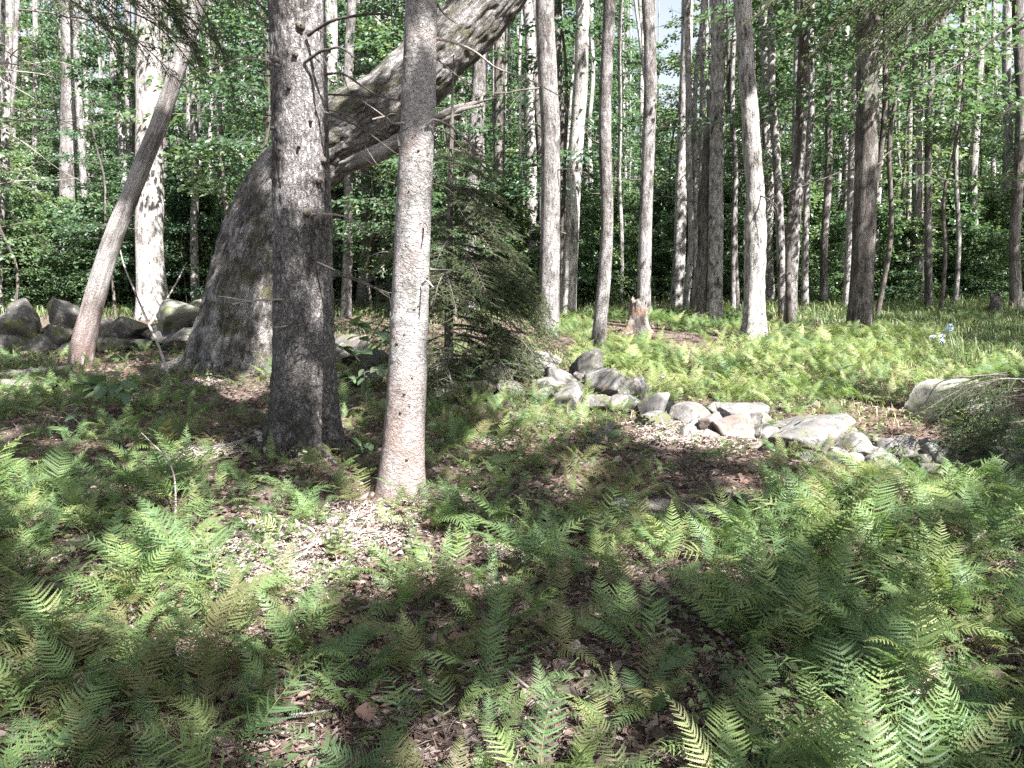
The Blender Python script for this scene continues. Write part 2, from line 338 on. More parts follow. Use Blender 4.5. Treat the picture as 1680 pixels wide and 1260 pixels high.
def ground_mat():
    m, t, nd, lk = new_mat('forest_floor')
    out = nd.new('ShaderNodeOutputMaterial'); p = nd.new('ShaderNodeBsdfPrincipled'); lk.new(p.outputs[0], out.inputs[0])
    p.inputs['Roughness'].default_value = 0.95; p.inputs['Specular IOR Level'].default_value = 0.1
    tc = nd.new('ShaderNodeTexCoord'); v = tc.outputs['Object']
    def noise(s, d=6, r=0.6):
        n = N(nd, 'ShaderNodeTexNoise'); n.inputs['Scale'].default_value = s; n.inputs['Detail'].default_value = d; n.inputs['Roughness'].default_value = r
        lk.new(v, n.inputs['Vector']); return n.outputs[0]
    a = ramp(nd, [(0.3, (0.045, 0.036, 0.032)), (0.55, (0.13, 0.10, 0.09)), (0.72, (0.23, 0.185, 0.17))]); lk.new(noise(22, 8, 0.75), a.inputs[0])
    b = ramp(nd, [(0.3, (0.10, 0.06, 0.05)), (0.7, (0.24, 0.17, 0.15))]); lk.new(noise(60, 6, 0.8), b.inputs[0])
    f1 = ramp(nd, [(0.48, (0, 0, 0)), (0.62, (1, 1, 1))]); lk.new(noise(1.1, 4), f1.inputs[0])
    c = mixc(nd, lk, f1.outputs[0], a.outputs[0], b.outputs[0])
    mo = ramp(nd, [(0.3, (0.03, 0.045, 0.014)), (0.7, (0.075, 0.10, 0.03))]); lk.new(noise(90, 5, 0.8), mo.inputs[0])
    f2 = ramp(nd, [(0.56, (0, 0, 0)), (0.66, (0.85, 0.85, 0.85))]); lk.new(noise(2.3, 8, 0.7), f2.inputs[0])
    c = mixc(nd, lk, f2.outputs[0], c, mo.outputs[0])
    lk.new(c, p.inputs['Base Color'])
    bp = nd.new('ShaderNodeBump'); bp.inputs['Strength'].default_value = 0.9; bp.inputs['Distance'].default_value = 0.02
    lk.new(noise(45, 8, 0.8), bp.inputs['Height']); lk.new(bp.outputs[0], p.inputs['Normal'])
    return m
M['ground'] = ground_mat()

def stone_mat(name, cols, moss=0.2, brown=0.2):
    m, t, nd, lk = new_mat(name)
    out = nd.new('ShaderNodeOutputMaterial'); p = nd.new('ShaderNodeBsdfPrincipled'); lk.new(p.outputs[0], out.inputs[0])
    p.inputs['Roughness'].default_value = 0.88; p.inputs['Specular IOR Level'].default_value = 0.2
    tc = nd.new('ShaderNodeTexCoord'); oi = nd.new('ShaderNodeObjectInfo'); g = nd.new('ShaderNodeNewGeometry')
    ad = N(nd, 'ShaderNodeVectorMath', operation='ADD'); lk.new(tc.outputs['Object'], ad.inputs[0])
    sc_ = N(nd, 'ShaderNodeVectorMath', operation='SCALE'); lk.new(oi.outputs['Location'], sc_.inputs[0]); sc_.inputs['Scale'].default_value = 3.0; lk.new(sc_.outputs[0], ad.inputs[1])
    v = ad.outputs[0]
    def noise(s, d=6, r=0.6):
        n = N(nd, 'ShaderNodeTexNoise'); n.inputs['Scale'].default_value = s; n.inputs['Detail'].default_value = d; n.inputs['Roughness'].default_value = r
        lk.new(v, n.inputs['Vector']); return n.outputs[0]
    a = ramp(nd, [(0.3, cols[0]), (0.5, cols[1]), (0.68, cols[2])]); lk.new(noise(5, 10, 0.7), a.inputs[0])
    li = ramp(nd, [(0.55, (0, 0, 0)), (0.62, (0.75, 0.75, 0.75))]); lk.new(noise(11, 8, 0.72), li.inputs[0])
    c = mixc(nd, lk, li.outputs[0], a.outputs[0], (0.33, 0.325, 0.315))
    dk = ramp(nd, [(0.36, (0.8, 0.8, 0.8)), (0.44, (0, 0, 0))]); lk.new(noise(17, 8, 0.75), dk.inputs[0])
    c = mixc(nd, lk, dk.outputs[0], c, tuple(x * 0.45 for x in cols[0]))
    sp_ = ramp(nd, [(0.35, (0.65, 0.65, 0.65)), (0.65, (1.2, 1.2, 1.2))]); lk.new(noise(140, 3, 0.7), sp_.inputs[0])
    c = mixc(nd, lk, 0.8, c, sp_.outputs[0], 'MULTIPLY')
    bf = ramp(nd, [(0.66 - brown * 0.5, (0, 0, 0)), (0.76 - brown * 0.5, (0.8, 0.8, 0.8))]); lk.new(noise(2.7, 6, 0.7), bf.inputs[0])
    c = mixc(nd, lk, bf.outputs[0], c, (0.21, 0.165, 0.152))
    mf = ramp(nd, [(0.70 - moss * 0.5, (0, 0, 0)), (0.80 - moss * 0.5, (0.9, 0.9, 0.9))]); lk.new(noise(3.9, 8, 0.7), mf.inputs[0])
    c = mixc(nd, lk, mf.outputs[0], c, (0.10, 0.115, 0.04))
    lk.new(c, p.inputs['Base Color'])
    bp = nd.new('ShaderNodeBump'); bp.inputs['Strength'].default_value = 0.7; bp.inputs['Distance'].default_value = 0.015
    lk.new(noise(26, 9, 0.75), bp.inputs['Height']); lk.new(bp.outputs[0], p.inputs['Normal'])
    return m
M['stone'] = stone_mat('grey_stone', [(0.08, 0.078, 0.078), (0.155, 0.15, 0.15), (0.27, 0.265, 0.265)], moss=0.26, brown=0.22)
M['dark_stone'] = stone_mat('dark_stone', [(0.05, 0.048, 0.047), (0.095, 0.09, 0.088), (0.16, 0.155, 0.15)], moss=0.36, brown=0.15)
M['brown_stone'] = stone_mat('brown_stone', [(0.10, 0.082, 0.077), (0.18, 0.15, 0.142), (0.30, 0.27, 0.262)], moss=0.15, brown=0.5)
M['mossy_stone'] = stone_mat('mossy_stone', [(0.15, 0.15, 0.13), (0.26, 0.26, 0.23), (0.38, 0.38, 0.34)], moss=0.36, brown=0.05)

# ------------------------------------------------------------------ the forest floor
def axis(lo, hi, step, grow, centre):
    a = [centre]; s = step
    while a[-1] < hi: a.append(a[-1] + s); s = step + grow * abs(a[-1] - centre)
    b = [centre]; s = step
    while b[-1] > lo: b.append(b[-1] - s); s = step + grow * abs(b[-1] - centre)
    return np.array(b[:0:-1] + a)
gx = axis(-260, 260, 0.055, 0.022, 0.0); gy = axis(-60, 320, 0.05, 0.020, 4.0)
GX, GY = np.meshgrid(gx, gy)
gv = np.stack([GX.ravel(), GY.ravel(), gh(GX.ravel(), GY.ravel())], 1)
nx, ny = len(gx), len(gy)
ii = (np.arange(ny - 1)[:, None] * nx + np.arange(nx - 1)[None, :]).ravel()
gf = np.stack([ii, ii + 1, ii + nx + 1, ii + nx], 1)
tag(link('forest_ground', mk_mesh('forest_ground', gv, gf, M['ground'])), kind='structure', label='brown forest floor of soil, needles and leaf litter')

COLS = [(95, 'at the far left edge'), (235, 'left of the thick pale peeling trunk'), (430, 'between the thick peeling trunk and the leaning giant'), (650, 'under the arch of the leaning giant'), (885, 'behind the small dark conifer'),
        (1045, 'around the straight thick grey trunk'), (1230, 'between the stump and the white dead trunk'), (1410, 'right of the white dead trunk'), (1600, 'between the ridged brown trunk and bright white stem'), (9999, 'near the right edge')]
def place_word(u):
    for lim, wd in COLS:
        if u < lim: return wd
# ------------------------------------------------------------------ trees
TREES = []          # (empty, base xyz, top xyz) of every tree that carries a share of the added shade canopy
GREY = 'grey_bark'

def rough_disp(a1, s1, a2, s2, ridge=0.0):
    def f(b, s, th):
        d = a1 * fbm(b * np.array([s1, s1, s1 * 0.35]), 4) + a2 * fbm(b * np.array([s2, s2, s2 * 0.5]), 3)
        if ridge: d = d - ridge * (1 - np.abs(fbm(b * np.array([s2 * 1.4, s2 * 1.4, s2 * 0.6]) + 4, 2)) * 2.2).clip(0, 1) ** 4
        return d
    return f

def stub_branch(p0, d, L, r, seed, twigs=2):
    """a dead snag with a few side twigs"""
    rg = np.random.default_rng(seed)
    d = np.asarray(d, float); d /= np.linalg.norm(d)
    pts = [np.asarray(p0, float)]
    for k in range(4):
        d = d + rg.normal(0, 0.16, 3) + np.array([0, 0, -0.05]); d /= np.linalg.norm(d)
        pts.append(pts[-1] + d * L / 4)
    parts = [tube(pts, np.linspace(r, r * 0.25, 5), 6, 14, seed=seed)]
    for k in range(twigs):
        i = rg.integers(1, 4); dd = d + rg.normal(0, 0.7, 3); dd /= np.linalg.norm(dd)
        q = [pts[i], pts[i] + dd * L * 0.18, pts[i] + dd * L * 0.36 + rg.normal(0, 0.03, 3)]
        parts.append(tube(q, [r * 0.5, r * 0.35, r * 0.15], 5, 7, seed=seed + k))
    return join(parts)

def place_tree(name, label, ub, vb, wpx, ut, mat, cat='tree', Y=None, bend=0.0, group=None, top=None, taper=0.72, seg=18, rings=46, flare=0.35, amp=0.05, snags=0, vt=0, crown=True):
    """a standing tree seen from (ub, vb) at its foot to ut at the top edge of the photograph"""
    if Y is None:
        b = gp(ub, vb); Y = b[1]
    else:
        b = at(ub, vb, Y); b[2] = float(gh(b[0], b[1])[0])
    t = at(ut, vt, Y)
    H = top if top else max(13.0, t[2] + 4.0)
    if top: H = top
    k = (H - b[2]) / (t[2] - b[2])
    e = b + (t - b) * k
    sd = abs(int(ub * 31 + vb * 17 + wpx * 101)) % 1000
    r0 = wpx * Y / FPX / 2
    rg = np.random.default_rng(abs(int(ub * 7 + wpx * 13)))
    path, rad = [], []
    for q in np.linspace(0, 1, 9):
        p = b + (e - b) * q
        p = p + np.array([math.sin(q * 7 + sd) * bend, math.cos(q * 5 + sd) * bend * 0.5, 0]) * min(1, q * 6)
        p = p + rg.normal(0, 0.030, 3) * np.array([1, 1, 0]) * (q > 0)
        path.append(p); rad.append(r0 * (1.0 - (1 - taper) * q ** 1.1) * (1.06 if q == 0 else 1))
    path[0] = path[0] - np.array([0, 0, 0.12])
    o = thing(name, label, cat, b, group)
    V, F, Bk = tube(np.array(path) - b, rad, seg, rings, flare=(flare, 0.35 + r0, 5, sd), disp=rough_disp(r0 * amp * 2.2, 3.2, r0 * amp, 14), seed=sd % 37)
    link('trunk', mk_mesh('trunk', V, F, M[mat], attrs={'bark': Bk}), o)
    for s in range(snags):
        q = rg.uniform(0.12, 0.55); p = np.array([np.interp(q, np.linspace(0, 1, 9), np.array(path)[:, c]) for c in range(3)]) - b
        a = rg.uniform(0, 2 * np.pi); d = np.array([math.cos(a), math.sin(a), rg.uniform(-0.15, 0.35)])
        L = rg.uniform(0.35, 1.5)
        bv, bf, bb = stub_branch(p + d * r0 * 0.6, d, L, 0.009 + 0.007 * rg.random(), int(rg.integers(1e6)), 4)
        link('branch', mk_mesh('branch', bv, bf, M['twig_bark'], attrs={'bark': bb}), o)
    if crown: TREES.append((o, b, e))
    return o

# -- the big spruce in front
SPY = gp(500, 728)[1]
def px_path(pts, Y, base):
    """pixels with widths at one distance -> local centre line and radii"""
    P = np.array([at(u, v, Y) for u, v, _ in pts]) - base
    return P, np.array([wd * Y / FPX / 2 for _, _, wd in pts])

sb = gp(502, 728)
spruce = thing('spruce_tree', 'thick scaly grey spruce trunk with dead branch stubs, left of the pale slim trunk', 'tree', sb)
pp, rr_ = px_path([(502, 745, 118), (501, 700, 112), (499, 620, 104), (498, 500, 98), (497, 400, 96), (494, 260, 92), (491, 130, 89), (487, 0, 87), (482, -160, 84), (474, -420, 76), (468, -700, 62), (462, -980, 40)], SPY, sb)
pp[0, 2] -= 0.12
def spruce_disp(b, s, th):
    d = 0.012 * fbm(b * np.array([3, 3, 1.4]), 3)
    n = fbm(b * np.array([30, 30, 18]), 3)
    plates = np.abs(fbm(b * np.array([13, 13, 6]) + 3, 3))
    low = np.clip(1.6 - b[:, 2], .5, 1.3)
    return d + 0.010 * n + 0.015 * low * np.clip(plates * 3.2, 0, 1) - 0.010
V, F, Bk = tube(pp, rr_, 150, 620, flare=(0.85, 0.22, 7, 1.1), disp=spruce_disp, seed=1)
link('trunk', mk_mesh('trunk', V, F, M['spruce_bark'], attrs={'bark': Bk}), spruce)
TREES.append((spruce, sb, sb + pp[-1]))

def px_branch(parent, base, pts, Y, r0, r1, mat='twig_bark', dy=None, name='branch', twigs=0, seed=0):
    """a branch drawn through pixels; dy shifts its tip towards (-) or away from the camera"""
    n = len(pts); P = []
    for i, (u, v) in enumerate(pts):
        P.append(at(u, v, Y + (dy or 0) * i / (n - 1)))
    rgb = np.random.default_rng(seed + 77)
    P = np.array(P) - base; P[1:] += rgb.normal(0, .012, P[1:].shape)
    twigs += 2 if n > 3 else 0
    r0, r1 = r0 * .78, r1 * .75
    parts = [tube(P, np.linspace(r0, r1, n), 7, 10 * n, seed=seed, disp=rough_disp(r0 * 0.25, 30, r0 * 0.12, 90))]
    rg = np.random.default_rng(seed + 5)
    for k in range(twigs):
        i = rg.integers(1, n); d = P[i] - P[i - 1]; d = d / np.linalg.norm(d) + rg.normal(0, 0.6, 3); d /= np.linalg.norm(d)
        L = rg.uniform(0.08, 0.22)
        parts.append(tube([P[i], P[i] + d * L * 0.5, P[i] + d * L + rg.normal(0, 0.01, 3)], [r1 * 0.9, r1 * 0.7, r1 * 0.3], 5, 6, seed=k))
    v, f, b = join(parts)
    return link(name, mk_mesh(name, v, f, M[mat], attrs={'bark': b}), parent)

SF = SPY - 0.19
for pts, r0, r1, mat, dy, Y0, tw in [
    ([(505, 58), (522, 47), (548, 32), (590, 22), (625, 23), (657, 34)], .017, .007, 'twig_bark', -.35, SF, 2),
    ([(500, 102), (520, 88), (540, 81), (560, 83), (582, 98), (602, 122)], .015, .005, 'twig_bark', -.3, SF, 2),
    ([(533, 122), (560, 128), (590, 138), (625, 152), (657, 164)], .012, .006, 'twig_bark', -.1, SPY, 1),
    ([(533, 155), (560, 156), (600, 155), (640, 160)], .010, .004, 'twig_bark', .1, SPY, 1),
    ([(532, 184), (560, 193), (600, 215), (645, 250)], .012, .005, 'twig_bark', -.2, SPY - .1, 1),
    ([(536, 180), (570, 188), (600, 205), (622, 222)], .008, .003, 'twig_bark', .3, SPY, 1),
    ([(461, 109), (440, 100), (415, 97), (385, 100), (345, 118), (310, 136)], .012, .005, 'pale_twig', .2, SF, 2),
    ([(452, 121), (437, 119), (420, 121)], .011, .006, 'twig_bark', 0, SPY, 0),
    ([(450, 188), (440, 188), (432, 190)], .007, .004, 'twig_bark', 0, SPY, 0),
    ([(537, 267), (552, 264), (562, 270)], .012, .006, 'twig_bark', 0, SPY, 0),
    ([(512, 352), (540, 350), (570, 358), (598, 372)], .012, .005, 'pale_twig', -.3, SF, 1),
    ([(466, 491), (440, 491), (410, 494), (384, 499)], .012, .008, 'pale_twig', -.1, SF, 0),
    ([(476, 534), (458, 535), (444, 537)], .009, .006, 'pale_twig', -.1, SF, 0),
    ([(538, 452), (565, 455), (600, 468), (640, 482)], .011, .005, 'twig_bark', .1, SPY, 1),
    ([(520, 430), (555, 445), (600, 462), (640, 496)], .009, .004, 'twig_bark', -.25, SF, 1),
    ([(540, 492), (560, 493), (585, 503)], .008, .004, 'twig_bark', 0, SPY, 1)]:
    px_branch(spruce, sb, pts, Y0, r0, r1, mat, dy, twigs=tw, seed=len(pts) + int(pts[0][1]))
# knots where old branches broke off
for u, v, r in [(497, 100, .022), (505, 55, .026), (488, 153, .014), (463, 108, .022), (470, 250, .011), (503, 246, .012), (515, 350, .026), (531, 300, .02), (537, 265, .022), (480, 345, .010), (470, 420, .016), (524, 425, .012), (466, 490, .018), (500, 560, .012), (540, 690, .02), (457, 215, .012), (520, 205, .011)]:
    c = at(u, v, SPY) - sb
    i = np.argmin(np.abs(pp[:, 2] - c[2])); rad = np.interp(c[2], pp[:, 2], rr_); cx = np.interp(c[2], pp[:, 2], pp[:, 0])
    s_ = np.clip((c[0] - cx) / rad, -0.97, 0.97); n = np.array([s_, -math.sqrt(1 - s_ * s_), 0])
    p = np.array([cx, np.interp(c[2], pp[:, 2], pp[:, 1]), c[2]]) + n * (rad - .012)
    v_, f_, b_ = tube([p, p + n * .022, p + n * .034, p + n * .036], [r * 1.25, r, r * .8, r * .15], 10, 8, disp=rough_disp(r * .5, 25, r * .3, 80), seed=int(u))
    link('knot', mk_mesh('knot', v_, f_, M['twig_bark'], attrs={'bark': b_}), spruce)

def roots(parent, base, r, specs, mat, seed):
    rg = np.random.default_rng(seed)
    for a, L, th in specs:
        d = np.array([math.cos(a), math.sin(a)]); P = []
        for q in np.linspace(0, 1, 6):
            rr = r * .55 + L * q; w_ = rg.normal(0, .03) * q
            x_, y_ = d[0] * rr - d[1] * w_, d[1] * rr + d[0] * w_
            zz = float(gh(base[0] + x_, base[1] + y_)[0]) - base[2]
            P.append([x_, y_, zz + th * (1.1 * (1 - q) ** 1.6 - .75 * q)])
        v_, f_, b_ = tube(P, th * np.linspace(1.0, .35, 6), 12, 30, disp=rough_disp(th * .2, 9, th * .15, 40), seed=int(seed + a * 10))
        link('root', mk_mesh('root', v_, f_, M[mat], attrs={'bark': b_}), parent)
roots(spruce, sb, .30, [(-2.75, .5, .05), (-.45, .6, .055), (.3, .5, .05), (3.3, .5, .05), (-2.2, .55, .04), (-.95, .6, .04)], 'spruce_bark', 3)

# -- the slim pale fir in front of it
fb = gp(657, 815); FY = fb[1]
fir = thing('fir_tree', 'slim pale grey trunk with dark dots standing nearest among the bright ferns', 'tree', fb)
fp, fr = px_path([(657, 830, 92), (658, 800, 82), (661, 745, 73), (664, 690, 67), (668, 620, 64), (671, 540, 61), (675, 440, 59), (679, 340, 57), (684, 230, 55), (688, 120, 52), (692, 0, 49), (698, -160, 46), (706, -420, 40), (712, -760, 30), (716, -1000, 18)], FY, fb)
fp[0, 2] -= 0.1
def fir_disp(b, s, th):
    d = 0.007 * fbm(b * np.array([5, 5, 1.6]), 3) + 0.0022 * fbm(b * np.array([26, 26, 26]), 3)
    ring = np.exp(-((s - 1.28 + 0.05 * np.cos(th)) / 0.03) ** 2) * 0.006 + np.exp(-((s - 2.6) / 0.04) ** 2) * 0.005
    return d + ring
V, F, Bk = tube(fp, fr, 110, 520, flare=(0.55, 0.10, 6, 2.3), disp=fir_disp, seed=2)
link('trunk', mk_mesh('trunk', V, F, M['fir_bark'], attrs={'bark': Bk}), fir)
TREES.append((fir, fb, fb + fp[-1]))
roots(fir, fb, .14, [(-2.9, .3, .03), (-2.3, .3, .028), (-.6, .32, .03), (-.1, .25, .03)], 'fir_bark', 6)
FF = FY - 0.10
for pts, r0, r1, mat, dy, Y0, tw in [
    ([(714, 63), (745, 74), (780, 86), (820, 108), (860, 132), (918, 156)], .011, .005, 'pale_twig', .5, FY, 1),
    ([(700, 205), (712, 196), (738, 207), (760, 225), (795, 265)], .010, .004, 'twig_bark', .1, FF, 1),
    ([(712, 214), (735, 222), (760, 238), (790, 264)], .008, .003, 'twig_bark', .3, FY, 1),
    ([(664, 202), (645, 198), (628, 193), (612, 191)], .011, .007, 'pale_twig', -.1, FF, 0),
    ([(655, 240), (648, 215), (662, 210)], .010, .006, 'twig_bark', 0, FF, 0),
    ([(698, 366), (704, 372), (704, 385)], .010, .006, 'twig_bark', -.03, FF, 0),
    ([(692, 468), (703, 462), (716, 472)], .008, .005, 'pale_twig', -.1, FF, 0),
    ([(650, 302), (630, 292), (612, 288)], .006, .003, 'twig_bark', -.1, FY, 1),
    ([(648, 415), (625, 415), (600, 420)], .006, .003, 'twig_bark', .1, FY, 1),
    ([(705, 442), (730, 442), (760, 448)], .007, .003, 'pale_twig', .2, FY, 1),
    ([(708, 300), (730, 320), (760, 350)], .006, .003, 'pale_twig', .2, FY, 1),
    ([(650, 290), (625, 270), (600, 240)], .005, .002, 'twig_bark', .3, FY, 1),
    ([(640, 610), (618, 606), (602, 614)], .005, .003, 'pale_twig', .2, FY, 1),
    ([(716, 96), (740, 120), (765, 146), (790, 178)], .006, .003, 'twig_bark', .4, FY, 1),
    ([(712, 0), (728, 20), (748, 44)], .007, .003, 'twig_bark', -.1, FY, 0)]:
    px_branch(fir, fb, pts, Y0, r0, r1, mat, dy, twigs=tw, seed=len(pts) + int(pts[0][1]) + 50)
for u, v, r in [(668, 640, .012), (676, 660, .011), (662, 670, .009), (672, 745, .010), (683, 505, .010), (668, 545, .009), (689, 500, .008), (680, 615, .010), (702, 455, .012), (655, 560, .012), (690, 250, .009), (675, 315, .008), (668, 98, .009), (664, 380, .008)]:
    c = at(u, v, FY) - fb
    rad = np.interp(c[2], fp[:, 2], fr); cx = np.interp(c[2], fp[:, 2], fp[:, 0])
    s_ = np.clip((c[0] - cx) / rad, -0.95, 0.95); n = np.array([s_, -math.sqrt(1 - s_ * s_), 0.0])
    p = np.array([cx, np.interp(c[2], fp[:, 2], fp[:, 1]), c[2]]) + n * (rad - .006)
    v_, f_, b_ = tube([p, p + n * .008, p + n * .014], [r, r * .8, r * .2], 8, 6, disp=rough_disp(r * .5, 25, r * .3, 80), seed=int(u))
    link('knot', mk_mesh('knot', v_, f_, M['twig_bark'], attrs={'bark': b_}), fir)

# -- the huge leaning tree behind the spruce
lb = gp(395, 592); LY = lb[1]
lean = thing('leaning_tree', 'massive old tree behind the spruce whose bent trunk leans far to the right', 'tree', lb)
lp, lr = px_path([(398, 625, 175), (400, 580, 160), (406, 520, 138), (420, 440, 124), (442, 365, 116), (480, 295, 112), (545, 228, 106), (640, 165, 98), (718, 92, 90), (790, 15, 82), (880, -95, 74), (990, -240, 62), (1090, -420, 48)], LY, lb)
lp[0, 2] -= 0.2
def lean_disp(b, s, th):
    d = 0.07 * fbm(b * np.array([2.0, 2.0, 1.0]), 4) + 0.022 * fbm(b * np.array([13, 13, 7]), 3)
    return d + 0.022 * np.clip(np.abs(fbm(b * np.array([13, 13, 5]) + 3, 2)) * 3, 0, 1)
V, F, Bk = tube(lp, lr, 180, 420, flare=(0.45, 0.36, 6, 0.4), disp=lean_disp, seed=3)
link('trunk', mk_mesh('trunk', V, F, M['old_bark'], attrs={'bark': Bk}), lean)
TREES.append((lean, lb, lb + lp[-1]))
roots(lean, lb, .75, [(-2.9, .9, .11), (-2.4, .9, .10), (3.3, 1.0, .10), (-.8, .8, .1)], 'old_bark', 9)
# its splintered dead limb: several torn strands
rg = np.random.default_rng(4)
strands = []
core = [(560, 270), (600, 256), (655, 228), (690, 208), (725, 192), (755, 178), (778, 166)]
for k in range(7):
    off = rg.normal(0, 7.0, 2); n = len(core) - (k % 3); tip = rg.normal(0, 6, 2)
    P = [at(u + off[0] * .6 + (tip[0] * 2 + 22 * (k < 3)) * (i == n - 1), v + off[1] + (tip[1] - 9 * (k < 3)) * (i == n - 1), LY - .52 + .25 * (i == 0) + rg.normal(0, .03)) for i, (u, v) in enumerate(core[:n])]
    rs = np.linspace(.075, .032, n) * rg.uniform(.6, 1.1); rs[-1] = .004; rs[0] = .02
    strands.append(tube(np.array(P) - lb, rs, 9, 40, disp=rough_disp(.02, 9, .012, 40), seed=k + 9))
v_, f_, b_ = join(strands)
link('dead_limb', mk_mesh('dead_limb', v_, f_, M['grey_wood'], attrs={'bark': b_}), lean)
px_branch(lean, lb, [(655, 235), (640, 228), (622, 225), (606, 232)], LY - .55, .03, .015, 'old_bark', 0, 'branch', 0, 3)

# -- the bare dead tree leaning over on the left
db = gp(133, 598); DY = db[1]
dead = thing('leaning_dead_tree', 'barkless reddish dead tree leaning to the right beside the left boulders', 'tree', db)
dp, dr = px_path([(128, 606, 40), (137, 560, 38), (152, 500, 34), (183, 400, 30), (222, 300, 28), (262, 205, 26), (297, 100, 23), (326, 0, 22), (350, -90, 18), (372, -180, 10)], DY, db)
def dead_disp(b, s, th):
    d = 0.02 * fbm(b * np.array([6, 6, 1.2]), 3) + 0.010 * fbm(b * np.array([30, 30, 2.5]), 3)
    return d - 0.05 * np.exp(-s / 0.18) * (0.5 + 0.5 * np.cos(3 * th)) 
V, F, Bk = tube(dp, dr, 44, 240, disp=dead_disp, seed=4)
link('trunk', mk_mesh('trunk', V, F, M['bare_wood'], attrs={'bark': Bk}), dead)
sp_parts = []
for k in range(7):
    a = k * 0.9; r_ = .13
    p = np.array([math.cos(a) * r_, math.sin(a) * r_, rg.uniform(-.02, .05)])
    sp_parts.append(tube([p * 1.15 + [-.03, 0, -.06], p + [0.02, 0, .12], p * .8 + [0.06, 0, rg.uniform(.3, .5)]], [.012, .03, .006], 6, 10, disp=rough_disp(.006, 20, .004, 60), seed=k))
v_, f_, b_ = join(sp_parts); link('splinter', mk_mesh('splinter', v_, f_, M['stump_wood'], attrs={'bark': b_}), dead)

